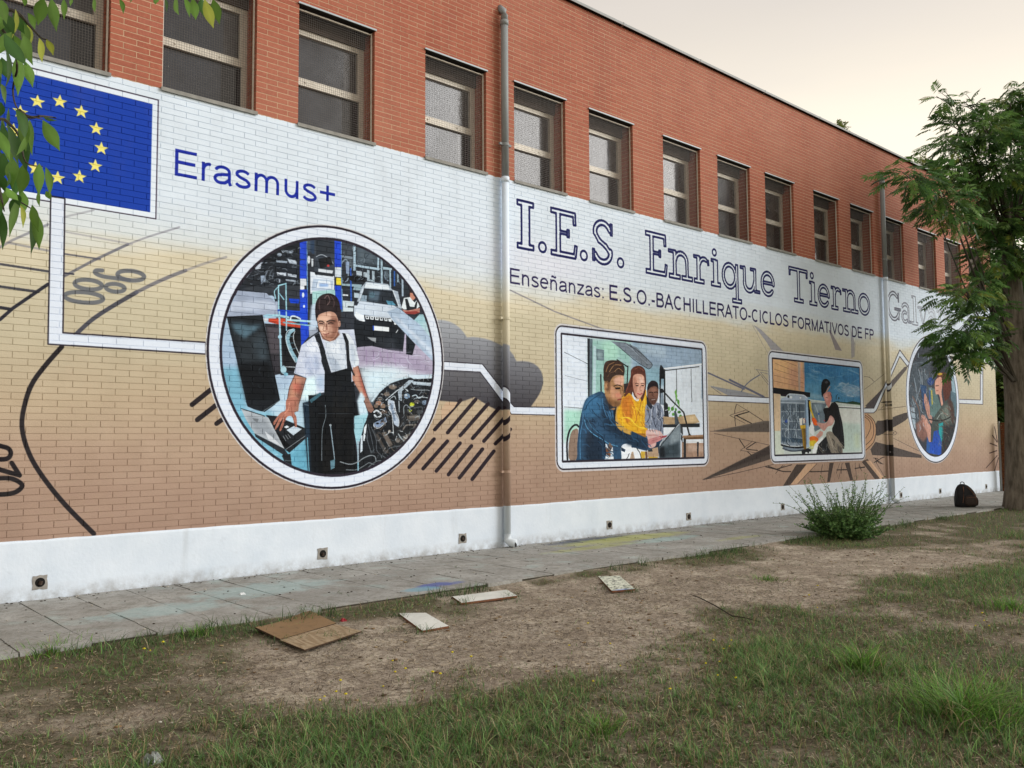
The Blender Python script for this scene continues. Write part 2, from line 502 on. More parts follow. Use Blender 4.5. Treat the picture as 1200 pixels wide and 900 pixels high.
S b9c234 7 850,85 860,105 880,90
S a9b5be 9 750,0 755,110
S 8f9aa2 9 800,130 800,60 830,40 870,90
e 7a8fa8 1010,15 30,24
S 4f545a 10 900,70 980,60 980,110
e 5b5550 930,5 28,18
e 45484c 960,110 40,20
p 5e5a56 830,150 930,140 990,155 980,190 840,200
p 77726c 850,150 960,150 950,165 860,168
S 7f7a74 14 790,290 820,245 870,240 920,235 900,260
p 6e6a65 800,350 930,280 910,330 790,410
S 8a857f 7 770,380 830,370 900,300
p 6c645d 575,315 620,310 690,440 650,460
p 4f4a46 500,320 540,330 640,520 600,520
e 8d857c 655,305 14,16
e 77726d 740,395 24,24
S 9aa5ac 12 745,330 770,370 800,400
p dfe9f0 398,270 425,225 425,260 405,400 390,400
p cfdde8 368,345 385,345 385,500 362,520
p 9fb5c2 330,400 350,400 345,720 335,720
S 4f575e 8 440,230 480,400 500,520
S 4f575e 8 410,330 450,450 470,520
S 5a6168 8 470,260 520,380 530,500 600,560 640,580
S 3f464c 7 500,300 560,420 600,500 640,550
S 565d63 7 430,300 440,420 480,520
S 5d646a 9 610,530 650,480 700,460 770,450
S 8b949a 10 160,610 260,635 340,610 400,570 470,545 510,560 520,600
S 7b848a 8 220,690 320,690 400,650 450,620 500,640
S 6b7479 8 400,710 460,650 540,600 620,610
S 5d666b 7 540,620 600,610 640,590
s 8fc0d2 12 340,620 340,720
@300,225,4
p 8c6555 300,660 380,650 392,668 372,692 345,702 312,690
p 6e4a3e/.8~1 350,670 388,650 392,668 360,700
c 2a2224 281,596 277,550 284,510 306,484 345,475 376,490 392,522 397,570 396,605 390,622 384,618 382,600 374,575 340,560 300,574 287,588 285,604
c bb907c 287,585 305,570 345,560 372,570 385,600 386,640 377,672 360,691 341,698 322,690 306,668 294,640 288,612
c d9b39d~1 292,590 320,570 350,570 348,600 340,640 330,672 312,665 298,630
p 8a5f4f/.9~1 356,585 382,595 386,640 376,672 356,692 346,690 360,650 352,615
p 6f4a3f/.8~.8 294,608 320,612 318,624 296,622
p 6f4a3f/.8~.8 334,606 370,604 368,622 336,622
p 8d6250/.7~1 318,676 350,668 366,676 356,692 330,694
e e6c6b2/.7~.6 306,640 9,10
S 1f1716 4.5 292,610 304,605 319,611
S 1f1716 4.5 333,609 348,601 370,604
S 1a1212 3.5 297,618 306,616 316,619
S 1a1212 3.5 338,617 350,613 362,616
S 6d453a 2.6 323,614 318,634 314,645 320,651 328,649
p 7a4a3e/.8~.5 326,618 334,618 336,648 328,650
S 6e2f2c 3.6 314,665 326,667 342,663
S 8a4a44/.8 3 318,673 328,674 338,671
e bb907c 391,618 6,15
S 7a4e42 2 392,610 394,620 390,628
s 2a1c1b 2.5 286,600 294,642
S 2a1c1b 2 294,642 308,670 324,690 344,698
c 2a2224 283,584 279,545 288,508 312,486 345,477 374,491 390,522 395,565 390,588 383,588 376,566 350,556 318,564 296,572 289,588
S 6a5656 4 322,498 336,484 346,510 334,530
S 5b4a4b 3 350,486 366,512 364,540
S 5b4a4b 3 300,500 296,530 300,556
"""
PANEL2 = """
@650,380,10
p dde7f2 60,100 1800,100 1800,1700 60,1700
p 96bfb8~2 400,170 900,200 900,900 400,900
p a9d6c4~3 560,200 760,200 740,420 560,420
p 8fa9bd~2 900,180 1800,280 1800,900 1200,700 900,620
p 91a7bc 1100,240 1770,310 1770,440 1270,520 1260,700 900,700
p 86b0bd/.7~3 960,500 1260,500 1260,760 1000,760
p b3c6d3/.6~2 960,200 1300,260 1300,400 1000,330
p 24262c 383,165 412,165 410,850 390,850
p 5a6a74 412,170 445,172 440,880 412,880
p b7d3d8 455,250 485,260 480,860 445,870
p 6c8088 485,285 578,300 578,425 490,420
p 8aa0a5~1 500,320 560,325 560,400 500,395
s 39404a 5 110,325 390,465
s 6b7480 4 120,600 390,670
p a9d8c8~2 110,1000 350,1010 350,1150 110,1400
s 4a5058 7 110,968 330,985
p 747f8a 660,200 830,215 960,270 1150,470 1120,520 1060,500 900,380
S 2b3138 7 760,270 950,430 1100,525
S 2b3138 6 820,225 960,300 1130,450 1135,500 1100,525
S 2b3138 5 880,230 960,330 1090,480
S 9aa5b0 6 830,230 950,330 1080,460
s 1e2126 14 730,415 850,495 
s 1e2126 14 858,490 845,800
s 9fb3c0 8 740,390 870,480
s 1e2126 16 540,590 545,800
c 4a372e 575,500 600,440 680,420 780,440 815,510 812,600 760,600 700,600 640,650 620,690 590,640 575,580
S 8a6a52 7 600,520 640,470 700,450
S 8a6a52 7 650,500 720,480 780,540
S a07c5a 6 720,450 770,500 800,560
S 241a18 8 610,560 650,510 720,530
S 241a18 7 640,600 690,560 760,570
p a07a58 585,640 640,660 700,600 810,590 800,740 790,900 760,950 720,1060 660,1080 620,980 590,850 580,720
p c69a8c~1.5 700,610 808,600 800,720 780,760 790,850 740,830 710,720
p 8a6c48/.8~1.5 600,680 680,700 700,860 680,1000 620,960
p e08a78~1 720,780 760,790 760,860 730,850
p 1f1c1c 715,730 760,735 758,755 720,752
s 2a1f1c 7 715,715 765,722
S 2a1f1c 5 805,735 780,755
S 9aa4a8 8 620,770 630,840 640,830
p b9685e 735,872 765,880 755,890 735,886
p e8eef2 770,865 800,880 770,910 745,905
@650,465,10
S 9c4a48 5 715,60 750,54
c 29303b 700,20 740,40 760,90 740,180 700,130 640,140 560,60 520,-40 600,-30 640,60
@650,380,10
c 2c4a66 350,910 400,850 460,815 560,790 620,900 640,1000 700,1000 760,960 780,1080 770,1180 900,1220 1000,1280 1400,1400 1400,1540 1300,1520 1180,1500 1000,1440 850,1400 780,1440 780,1590 700,1590 680,1500 590,1400 580,1590 250,1590 270,1350 300,1100
c 3a6a90~1.5 360,910 440,840 520,850 560,950 520,1060 400,1100 330,1060
c 1e3247~2 560,950 640,1020 760,1200 900,1250 1200,1390 1350,1420 1350,1500 1100,1440 800,1350 600,1200
c 1b2b3d~2 400,1250 560,1350 570,1580 380,1580 360,1400
S 5a9ac4 9 350,1120 380,1210 460,1290 560,1350 640,1400 740,1430
S 4f86b0 8 300,1580 300,1300 330,1130 330,1020
S 4f86b0 7 640,1180 780,1190 940,1260 1100,1340
S 4a7ea8 8 560,870 570,960 600,1060 620,1090
p 2d5578 600,1030 680,1000 690,1110 640,1110
p 4f7fa8~1 610,1040 665,1000 690,1090 660,1120
p 15202c 690,1010 760,960 760,1160 700,1140
S 23272c 22 150,1585 145,1400 170,1260 220,1190 260,1180 280,1200
c 8a7668 170,1580 165,1420 190,1280 230,1230 275,1240 265,1400 255,1580
p dfe7ee 600,1540 600,1430 680,1440 690,1580 590,1590
p 6f5f56 640,1380 680,1430 650,1500 615,1470
p 7a5038 600,1440 660,1520 650,1560 600,1520
p e7edf3 790,1590 790,1440 880,1400 980,1400 1010,1480 1010,1590
p 1c2f44 780,1440 830,1470 820,1500 780,1480
S 20262b 8 795,1590 850,1570 900,1450 960,1450
p b09a86 880,1590 900,1500 940,1470 980,1580
@740,465,10
p 1c1f24 -100,-700 -99,-700 -99,-699
@740,380,10
c 5b3a34 10,640 0,540 30,500 80,490 130,520 160,590 168,660 150,700 120,650 60,620 30,700 10,800 -10,870 -60,880 -70,800 -40,700 0,600
c 7a4a3c~1 20,560 60,500 120,540 140,620 60,600
c c89a84 40,640 90,600 135,610 150,680 140,780 110,860 70,880 30,830 15,740
c e6b9a6~1 50,660 90,640 100,760 70,780 40,720
p d98a78/.7~1 85,745 115,745 105,765 88,765
s 33211f 6 60,735 90,738
s 33211f 6 110,735 135,742
S 8a3a38 6 60,820 85,835 110,825
p 2f2a2c -110,700 -40,690 -20,880 -80,880
c c8a052 -150,880 -60,800 0,860 60,900 110,880 155,780 180,900 180,1300 0,1300 -180,1180
@740,465,10
c e2ae2a -100,0 -20,-40 60,60 120,-20 170,-80 180,100 165,200 150,340 180,370 160,440 0,400 -120,330 -170,200
c c77a2c~1.2 -100,20 0,-10 20,200 -30,300 -80,260 -120,100
S b5602a 8 10,60 40,150 60,260 30,320
S a5702a 7 120,30 100,120 70,220
S f0d24a 10 140,-60 150,60 140,180
S f2d640 12 -130,250 -20,250 60,340 160,370
p a8742c -20,420 160,430 170,500 40,520
c 3c2a28 185,-20 190,-130 240,-190 300,-150 310,-60 300,40 240,90 200,50
c 7a5a4c~1 215,-40 220,-120 290,-110 300,-20 280,40 235,40
e c9a08c 205,-30 10,24
S 1c1517 7 240,-60 262,-58
S 1c1517 7 275,-58 298,-62
S d8d8d0 6 250,20 285,18
c 8893a8 160,150 185,80 240,110 290,70 330,80 370,150 380,260 375,420 330,450 260,380 190,370 160,340
S 39404f 10 190,120 210,240 180,300
S 39404f 10 260,120 250,220 280,350
S 39404f 9 310,100 320,220 350,300 340,400
S c3cbd8 8 230,130 240,230 220,330
S c3cbd8 8 290,110 300,200 320,280
p 2a2f3a 175,-20 200,40 250,110 230,150 180,90
p 8798a8 325,-100 370,-80 380,100 340,90
p 23272d 378,-330 395,-330 405,80 380,80
c 202227 335,200 330,-330 380,-330 400,-250 400,-200 380,-220 350,-205
p 15181b 360,-340 395,-270 402,-210 330,-212 345,-290
p 25292e 378,75 425,70 440,260 385,270
s e8eef2 6 395,160 430,150
e 1c2025 355,-70 24,26
e 1c2025 400,-150 18,28
p d9e3ec 395,-320 820,-385 820,260 640,230 560,180 440,100 400,60
s 20252a 11 385,-307 790,-353
s e9eef2 14 385,-330 830,-385
s 3b4048 7 527,-320 530,50
s 3b4048 6 698,-330 708,60
s c9d3dc 5 600,-320 610,80
p 6fae4c 505,-60 525,-90 530,-40 540,0 520,10
S 6fae4c 12 520,0 550,60 560,110
e 4f8f3c 480,140 18,24
e 5fa046 440,140 12,26
e 4f8f3c 550,60 14,26
e 5fa046 490,205 16,18
e 3f7a30 560,180 20,16
e 5fa046 575,230 18,22
e 4f8f3c 520,150 12,18
S 5a8a44 7 440,200 490,120 520,60 515,-40
p b39a78 370,230 500,240 740,205 800,300 640,330 370,320
p d2bb94~1 600,230 740,215 780,290 620,300
p 262a2e 368,325 800,310 800,355 370,358
S 1f2226 16 370,-70 460,30 540,110 610,180
s 1f2226 18 612,185 680,450
p 1f2226 655,465 680,430 715,460
p 6a4f38 600,470 850,450 855,495 620,500
p 9a7b60 600,455 850,445 850,465 600,480
p dfe6ec 640,500 850,500 850,520 640,525
p a98c78 590,530 850,530 855,710 590,710
p c9b0a0/.7~1 660,560 850,570 850,640 660,640
p e1e5e8 640,525 850,515 850,540 640,545
p 23282d 610,490 640,500 640,710 612,710
p 23282d 580,430 600,470 600,540 580,500
s 7f8a92 7 585,370 600,460
p 2a2e33 768,530 790,530 785,700 770,700
p 33373c 570,350 600,350 605,450 575,420
p e2e9ef 375,365 570,360 560,420 375,450
p 6c7a84 320,590 345,520 565,310 575,330 575,715 330,715
p 39464e~2 330,600 560,520 560,710 330,710
p 8a98a0~1.5 470,420 570,350 570,500 450,560
p 1a2026~1 325,600 380,580 400,710 325,710
S d3dbe2 8 335,580 345,540 440,440 560,320
S 2a3036 9 330,590 420,480 560,300
p 4a545c 500,170 520,160 555,290 560,320 510,330
c d9b4ae 170,440 180,390 260,385 330,400 370,450 350,470 370,490 300,520 280,580 220,600 170,560 190,500
c e8c9c4~1 190,400 280,395 340,430 280,440 200,430
c c98a8a 190,510 260,480 330,460 350,500 300,530 230,560 200,590
S a05a5a 5 200,455 280,450 340,470
S a05a5a 4 230,520 300,500 340,490
p 9c4a50 330,460 420,450 410,470 350,490
p 1e3144 -120,-80 -119,-80 -119,-79
p 23405c 0,400 190,490 195,610 180,635 0,590
p 1c3045~1 -50,450 190,520 190,620 -50,560
p b49a80 190,620 310,590 320,700 190,710
p c8a640 110,640 160,640 160,720 110,720
p c8a640 200,700 310,705 310,720 200,722
p 28313a 195,620 240,610 250,640 200,645
p 6a4a3a 160,640 185,640 190,720 165,720
p e9eef3 -60,600 0,595 60,600 100,680 105,725 40,725 20,640 -60,680
S 20262b 9 60,600 100,660 115,725
@639,375,4.945
p a87f58 345,345 385,330 452,322 455,380 457,430 444,450 438,485 422,500 395,502 365,482 348,440 342,400
c dcae96~.6 400,338 450,326 452,372 430,380 402,368
p c89676~1 375,380 420,400 440,440 420,460 380,450
p e0907a/.7~1 405,428 435,420 440,448 415,452
p 5f4230/.85~1 346,345 374,352 378,395 362,420 350,400
p 7a5638/.85~1 368,448 400,468 437,474 434,498 405,503 375,492
p 2c221f/.6~1.2 350,440 385,492 378,512 345,480
e c09068 355,380 7,17
S 4a2e22 2.5 352,366 360,378 354,396
S 1c1311 5 398,384 418,376 443,384
p 1c1412 404,392 434,390 436,400 408,402
S 4a2c20 3 446,386 452,415 458,436 444,443
S a8343a 6 420,463 440,459
S 2c1512 2 416,463 440,462
c 3a2a22 340,350 338,300 346,262 380,236 430,240 458,272 456,320 425,316 392,330 372,362 362,352
S 8a6848 4 352,300 368,262 400,245
S 9a7650 4 372,300 400,262 440,262
S b08a60 3 400,300 425,280 450,300
S 6a4c38 3 360,330 380,305 410,300
c 5a3228 495,325 500,285 540,265 575,285 584,340 582,400 572,450 560,470 548,450 520,448 500,405 482,425 458,445 470,400 488,360
c d9a993 512,322 540,312 570,325 577,370 572,410 558,443 542,455 524,437 512,400 507,355
p a8735f/.75~1 508,330 526,325 530,440 520,430 510,395
p f0d2c4/.7~.8 545,330 566,335 568,365 548,362
S 2a1815 3.5 520,371 530,367 542,371
S 2a1815 3.5 554,370 564,367 575,372
p 241512 523,378 540,377 540,383 525,384
p 241512 556,377 572,378 571,384 557,383
S 8a5548 2.5 552,380 548,404 558,409
S b0404a 5 534,425 548,431 562,425
S 7a4436 5 505,300 488,360 470,410
S 8a5040 4 520,285 545,275 570,295
S 44241e 4 575,330 580,390 570,440
c 7a5648 600,395 650,388 656,430 645,470 627,492 606,475 595,440
p 9a7060/.8~.8 612,395 640,392 640,415 615,418
p 4a322c/.7~1 600,455 652,450 640,486 622,492 606,478
c 221a1e 592,412 596,372 622,351 650,364 657,402 640,384 610,390
S 120d0d 4.5 604,421 614,418 623,421
S 120d0d 4.5 632,419 642,417 652,420
S 4a302a 3 626,425 624,442 634,445
S d8c8c0 3 616,463 638,460
S 1f4563 6 230,520 260,470 320,430
S 14283c 7 300,640 340,700 350,780
S 3a6a8c 4 240,560 270,620 330,670
S 22415c 6 380,520 390,570 420,600
"""
PANEL3 = """
@895,405,10
p d9ae86 80,100 480,150 490,560 80,500
p e6bd8a/.8~1.5 110,150 300,170 260,330 110,300
p cf9f84/.8~2 300,260 480,280 480,520 300,480
s 8a5f4c 4 200,165 390,240
s 8a5f4c 4 130,205 400,315
s 8a5f4c 4 120,275 460,385
s 8a5f4c 4 120,345 470,440
s 8a5f4c 4 120,415 470,490
s 8a5f4c 4 340,180 400,200
p b9a79b 398,190 430,195 430,530 408,525
p 4a87b0 475,180 1200,240 1200,700 480,640
p 3a76a4~2 480,190 900,230 880,380 480,330
p 3d7cab~2 820,280 1150,300 1150,440 850,420
p 5f97b8/.9~2 500,430 720,460 690,560 500,540
p 8fb4c6/.8~1.5 490,540 700,580 690,640 490,620
p 9fb2c8/.7~1.5 900,470 1130,480 1130,600 950,580
p 7fa8c2/.6~1 540,280 640,300 620,330 560,310
S b9c6d6/.6 8 880,460 960,450 1060,470 1120,500
S a9c3d3/.6 7 560,270 600,300 660,310
p 23442f 780,670 860,650 900,660 980,665 1040,650 1140,670 1140,725 790,730
p 3f6a34 860,680 1140,690 1140,710 860,700
S 1f3a4a 8 850,630 850,600 865,570
e 1f3a3a 880,615 8,14
p dfe9ec 110,560 200,580 200,760 110,760
p cfdad6 110,580 1150,700 1150,1300 110,1300
p dfe3df 870,740 1145,750 1150,1280 900,1280
p b9d0c8/.8~2 900,900 1140,920 1140,1250 920,1270
p c9d6b8/.7~2 1060,1030 1120,1030 1120,1200 1070,1200
s 20262b 8 870,722 1140,738
s eef2f3 9 870,712 1140,726
p d9c2a4 115,560 195,570 205,1000 120,1000
p d3dccf 115,1000 210,1000 240,1280 130,1280
p 1b1d22 110,490 545,550 542,605 115,555
p aebfd3 265,600 300,560 470,575 520,610 520,640 200,640 200,620
S dfe8ef 8 262,608 300,568 460,580 505,612
e e6edf2 320,605 16,16
e e6edf2 430,612 12,10
e 2a3038 290,598 12,16
p 8595a5 195,640 530,640 500,1220 430,1240 250,1230 200,1150
p 5e6d7c 205,680 480,690 470,1150 205,1130
S c3d1de 9 200,665 480,675
S c3d1de 6 285,680 290,1130
S c3d1de 6 380,680 385,1160
S b4c3d1 7 205,775 480,775
S b4c3d1 7 210,885 430,890
S b4c3d1 8 210,975 450,985
S b4c3d1 7 210,1075 460,1085
S 39444f/.8 8 230,700 230,850
S 39444f/.8 9 330,700 335,870
S 39444f/.8 9 420,700 425,850
S 39444f/.8 9 250,1000 255,1060
S 9fb3c6/.8 6 310,700 312,860
S 9fb3c6/.8 6 360,900 360,960
p 3f5365 210,1070 460,1090 470,1140 215,1120
S 181c22 22 210,1165 300,1185 380,1195 460,1190
S e3e9ee 8 210,1150 300,1175 380,1180 450,1175
S 4a5664 16 225,1205 320,1235 420,1230 470,1220
e 1f45a8 265,885 17,19
p a4bfdb 488,620 525,625 530,1190 505,1190
s 4a6a90 6 492,640 500,1160
p 17191d 515,635 545,640 550,960 530,960
p 6f808c 560,670 760,660 700,760 740,860 690,960 600,1010 560,900
p 8fa3b0~1 580,690 680,680 690,760 600,780
S c3cfd6 6 600,690 640,800 650,900
e 3d62b4 645,800 10,12
p b3bfc4 550,650 720,665 720,680 550,665
S e0c23a 19 540,660 550,740 580,830 600,880
p e9edf0 530,960 570,880 590,960 590,1060 540,1020
p e8ecee 415,855 455,845 450,930 425,935
p f2ece0 430,860 450,855 448,920 435,925
p f2e8d8 460,855 485,850 480,910 465,915
S b03a34 5 465,850 490,880 485,905
p e0b83a 425,935 490,930 492,970 435,975
p 7d5f22 440,975 490,970 500,1230 470,1220
p a9852c 445,980 465,980 475,1180 460,1180
c e8642a 565,850 600,850 630,900 635,930 600,935 575,900
c e8782e 535,1080 590,1060 640,1090 620,1130 560,1150
c d8c03a~.6 540,1120 600,1110 620,1140 580,1180 545,1170
S d9d84a 7 540,1150 560,1200 600,1180
S 9fae3a 6 530,1190 560,1210 590,1200
p eef2f3 600,1150 700,1060 690,1120 640,1180 620,1230 590,1290 570,1240
p 20242a 440,1230 520,1200 560,1220 540,1260 450,1270
e eef2f4 590,1250 18,26
e dfe6e8 500,1260 14,12
e dfe6e8 540,1255 10,14
c c99a90 620,900 690,910 740,900 750,850 780,815 820,830 825,880 800,930 750,950 710,1000 680,980 640,940
c e0b8b0~1 770,840 810,850 810,900 770,910
p d0a095 610,1060 660,1000 695,1010 690,1050 640,1090
p c0454a 700,870 720,875 715,890
p 23262b 610,1290 640,1160 760,1030 820,1100 840,1290
e 8a8f94 700,1230 10,8
S 5a5f64 6 740,1150 730,1230 700,1200
c 8f877b 730,1040 770,1005 830,1030 880,1100 920,1180 915,1290 830,1290 790,1240 760,1150
S 6a6259 8 800,1090 840,1200 870,1280
S b5ad9f 8 760,1040 790,1120 820,1220
p 5c564f~1 860,1150 915,1200 910,1290 880,1290
c 1b1d22 700,740 780,720 820,660 870,700 890,780 920,900 940,1060 945,1180 930,1210 900,1140 860,1080 820,1040 800,980 830,900 820,850 780,820 750,880 720,900 715,820
S 33373e/.8 8 870,760 900,900 920,1060
@895,405,10
c c98a80 700,570 760,540 790,560 795,620 780,680 765,730 740,700 715,640
c e3b0a4~1 710,590 745,570 750,640 730,650
S 3a2422 5 725,605 750,612
S d8924a 9 735,540 760,500 775,480
c 17181c 680,590 672,480 690,410 730,388 765,410 780,450 745,500 730,540 700,570 690,600
e 4a4a4e/.8 735,430 20,14
c 17181c 780,560 800,600 810,680 870,700 860,760 760,760 740,760 780,700 800,640
"""
ROUNDEL4 = """
@1050,390,5.625
p 3a4048 0,0 500,0 500,900 0,900
p 4a555e~2 80,200 220,160 220,600 80,600
p 2b2f34~2 240,60 420,60 420,260 240,260
S 6a7680 5 100,210 180,200 190,300 
S 8a98a4 5 150,240 165,320 150,400
S 8a98a4 5 120,300 140,420 120,480
S 55606a 6 90,260 110,420 130,560
S 9aa4ac 4 170,250 175,360
S 6e5a52 8 110,420 150,500 160,600
p 9fb0bc 95,490 125,495 130,640 105,600
S 2a2f34 5 100,520 130,530
S 2a2f34 5 102,560 130,570
p 2c4e78 160,340 200,350 210,520 180,500
c c29282 190,400 210,440 230,520 240,590 225,590 200,520 185,450
c c99a8a 170,540 200,560 230,620 260,700 250,720 215,720 200,650 170,600
p 9a6a5c/.8~1.2 130,600 180,560 210,680 180,720 140,680
p 5e7a78 215,360 260,370 300,500 280,580 225,540
S c9b83a 6 235,380 240,470
S 3c5f9a 7 220,380 225,480
e 23407a 228,320 22,26
p 8fa9b5 360,280 400,300 410,480 380,480
p 5a7480 360,380 395,400 400,560 370,540
c 5b2f24 270,290 310,260 355,290 365,360 350,430 335,480 315,420 300,330
c d3a08c 258,320 295,290 305,340 300,400 310,470 300,480 285,410 262,400
e c9a23a 290,272 16,8
S 2a1a18 5 262,350 280,348
S 8a3a34 4 265,380 280,382
c 46504c 250,560 290,500 340,440 380,480 385,640 370,720 320,800 240,800 230,640
p 6f7a72~1 290,520 350,460 370,560 320,600
S a9b3ae 4 270,570 300,530 340,540
S 1a1d20 8 220,570 270,580 330,570 380,540
c 4a3430~1 340,440 370,460 385,560 370,600
p 2aa0a4 280,600 310,590 315,700 290,740
p 1f4fb0 250,650 280,640 300,720 300,810 205,790 205,720 240,720
p 2a5a9a 205,680 225,740 220,800 200,780
p 2c2e32~1 310,620 390,600 370,740 300,800
"""
BACK = """
@0,225,4
s 5e5f6c/.75 13 300,395 440,320 600,245 
s 7a7884/.55 9 600,245 700,208 840,165
S 40414d/.9 20 355,668 430,600 520,540 640,470
S 62626e/.75 17 640,470 720,430 800,395 870,368
S 807e88/.5 12 870,368 960,335 1060,305
s 8a8890/.5 9 310,115 440,85
s 8a8890/.5 8 300,185 620,245
s 4a4a56/.8 8 300,290 470,315
s 3a3a46 8 300,380 345,385
s 6b6b78/.6 12 0,258 60,225 225,152
s 7a7a84/.6 10 40,238 225,275
s 35363f/.85 11 0,338 225,372
s 35363f/.9 12 0,443 180,468
s 2e2e36 16 0,598 60,545 225,432
s 2e2e36 14 0,541 55,550
s 5a5a66/.7 10 -500,240 0,338
s 35363f/.85 11 -500,340 0,443
S 2a2628 23 290,725 215,810 150,900 115,1000 103,1100 130,1210 190,1320 300,1460 440,1602
@0,450,4
S 1e1b1e 22 -60,270 0,290 40,303 50,330 25,352 -60,350
s 1e1b1e 22 55,370 92,428
s 1e1b1e 22 92,428 0,402
S 1e1b1e 22 0,402 -40,380 -80,390
S 1e1b1e 22 -60,450 0,442 60,445 104,475 70,508 0,518 -60,512
s 2a2426 23 900,97 990,25
s 2a2426 23 925,168 1012,100
s 2a2426 22 1015,186 1048,162
@0,230,6.667
R 5c6068/.85 33 655,790 152,40 5
R 5c6068/.85 33 690,690 108,37 6
R 5c6068/.85 32 900,715 75,30 6
R 5c6068/.85 33 1022,620 105,37 6
S 5c6068/.85 32 1010,655 900,640 800,625 745,600 750,580 800,580
@500,370,7.5
K a3a7ad~.5 3a383d 95,35 150,38 200,50 250,75 290,105 325,145 355,190 400,186 450,190 510,200 560,215 615,238 665,265 700,275 735,310 765,350 790,400 850,398 900,405 945,422 980,450 1008,490 1022,540 1025,590 1010,645 990,690 955,745 915,800 760,830 610,825 550,795 420,715 340,745 280,760 95,745
@300,450,4
s 2a2228 17 838,214 960,75
s 2a2228 17 898,228 1030,72
s 2a2228 17 957,242 1088,93
s 2a2228 17 1015,255 1140,112
s 2a2228 17 1068,268 1190,130
s 2a2228 17 1122,280 1192,212
s 2a2228 17 718,390 835,258
s 2a2228 17 783,397 897,268
s 2a2228 17 845,408 957,277
s 2a2228 17 902,425 1010,290
s 2a2228 17 953,440 1062,305
s 2a2228 17 1013,447 1115,315
p c2a68a 868,120 890,85 945,85 930,110 870,170
p b69c80 1150,128 1192,122 1192,145 1150,150
@0,0,1
s 77757f/.7 1.6 598,340 650,365 710,387
s 66687a 1.8 830,437 872,456
s 66687a 2.4 855,445 895,465
@820,380,9
p 8b8f97/.9 95,645 280,680 440,705 660,765 300,750
s 55586a/.9 5 120,660 230,740
S 6a7080 12 440,710 470,660 530,600 630,535
s 6a7080 4 590,475 725,495
s 55586a 4 600,480 725,640
s 55586a 4 640,505 725,610
s 6a7080 4 645,505 725,525
p 9a9aa2/.85 565,5 640,50 880,280 755,275 700,180
s 77757f/.8 3 555,5 720,310
p 8a8288/.85 1360,60 1375,60 1500,280 1430,270 
@1000,380,9
p 95939c/.7 -30,30 15,200 10,340 -20,360
s 77757f/.6 3 30,130 10,350
S 4a464c/.85 5 115,552 170,560 220,605
s 4a464c/.8 4 115,690 220,610 325,525
p 4c4648/.92 115,890 215,890 330,640 320,660
p 4c4648/.9 125,860 330,655 230,880 
p 57504f/.9 380,620 540,450 575,440 560,480 390,690
S 1c1a1e 6 290,825 340,825 385,820
S 1c1a1e 6 385,825 340,850 350,862 380,850
S 1c1a1e 4 290,890 320,860
@1000,460,9
S 2a2220 7 305,100 385,95 340,130 375,145
S 5a5048 5 260,185 400,165 555,145
C 4a4340 4a4340 245,310 330,290 570,210 565,280 400,380 245,455
p 2f2a29 330,290 355,285 355,395 330,410
S 4a4340 5 300,435 350,400 400,395 460,425 420,450 340,440 300,435
S 2a2524 7 400,410 430,425 405,440
p 4a4340/.95 235,520 330,545 720,660 720,690 380,670 200,660 180,600
p 2a2524/.95 350,550 400,555 400,660 350,670
s 4a4340 4 410,475 700,620
c c29a78 110,200 160,225 210,280 240,370 235,460 210,540 150,610 100,640
S 3a2f2c 6 120,235 190,290 215,380 200,480 130,555
S 3a2f2c 7 150,230 220,300 240,400 215,520 130,610
S 3a2f2c 6 110,250 170,300 180,380 130,485
p 5b4b42 100,720 150,700 290,890 240,900
p 3e3634 90,735 120,715 280,895 225,895
s 4a3d36 4 230,720 330,890
S 1c1818 7 215,740 300,690 330,680
S 1c1818 6 210,690 260,700 240,740
S 1c1818 6 230,690 270,740 320,755
s 1c1818 7 20,800 120,790
s 1c1818 4 60,770 90,830
@820,470,9
p 6f665f 110,320 380,270 680,208 735,210 740,325 380,320
p 5a524c/.9~1 150,318 735,215 735,322
s 3c3635 4 110,318 735,322
s 3c3635 4 150,340 740,465
p 514843 25,830 520,580 740,465 750,612 500,690 100,815
p 3a3230/.8~1 30,828 740,480 740,560 200,760
s 3c3232 5 30,832 400,755 780,668
S 3c3635 7 390,30 370,100 370,180 380,265
s 3c3635 4 395,35 510,105
s 3c3635 6 510,105 670,208
p b9a48c 315,150 495,90 470,115 390,150
s 3c3635 4 315,150 495,92
s 2c2726 11 375,155 520,112
s 2c2726 10 390,155 545,235
s 3c3635 4 315,150 480,235
s 2c2726 9 415,398 475,490
s 3c3635 4 430,520 550,430
s 2c2726 9 490,500 590,435
s 2c2726 9 495,510 610,520
s 3c3635 4 430,520 590,545
s 2c2726 9 505,535 545,570
s 2c2726 8 720,685 830,725
s 3c3635 4 850,700 900,680
@900,535,7.5
S 332b29 9 -20,90 60,110 130,130 200,133
S 332b29 9 360,133 440,132 530,128
s 332b29 9 605,118 690,115
s 332b29 9 765,105 850,92
p 4a3f3a 250,70 340,68 200,245 165,262 130,262
p d0ab8a/.8 340,68 430,62 260,240 200,245
s 3c3230 4 430,62 260,240
p 4a3f3a 540,55 578,55 545,222 520,225
p 4a3f3a 675,55 715,52 748,208 722,210
p 4a3f3a 825,45 860,40 985,195 940,200
p d0ab8a/.8 860,40 900,35 1020,190 985,195
s 3c3230 3 655,55 620,200
s 3c3230 3 765,55 780,205
s 3c3230 3 630,60 600,150
s 3c3230 4 65,150 130,75
s 332b29 7 80,110 210,72
s 3c3230 4 480,70 465,150
s 3c3230 4 650,60 645,150
s 3c3230 4 800,60 820,120
s 332b29 6 940,20 1000,60
@1130,460,6.429
s 43302c 6 228,258 250,370
s 43302c 7 212,322 248,375
s 43302c 8 195,382 245,402
s 43302c 8 192,456 245,438
s 43302c 6 165,568 248,475
s 43302c 6 228,590 258,490
"""
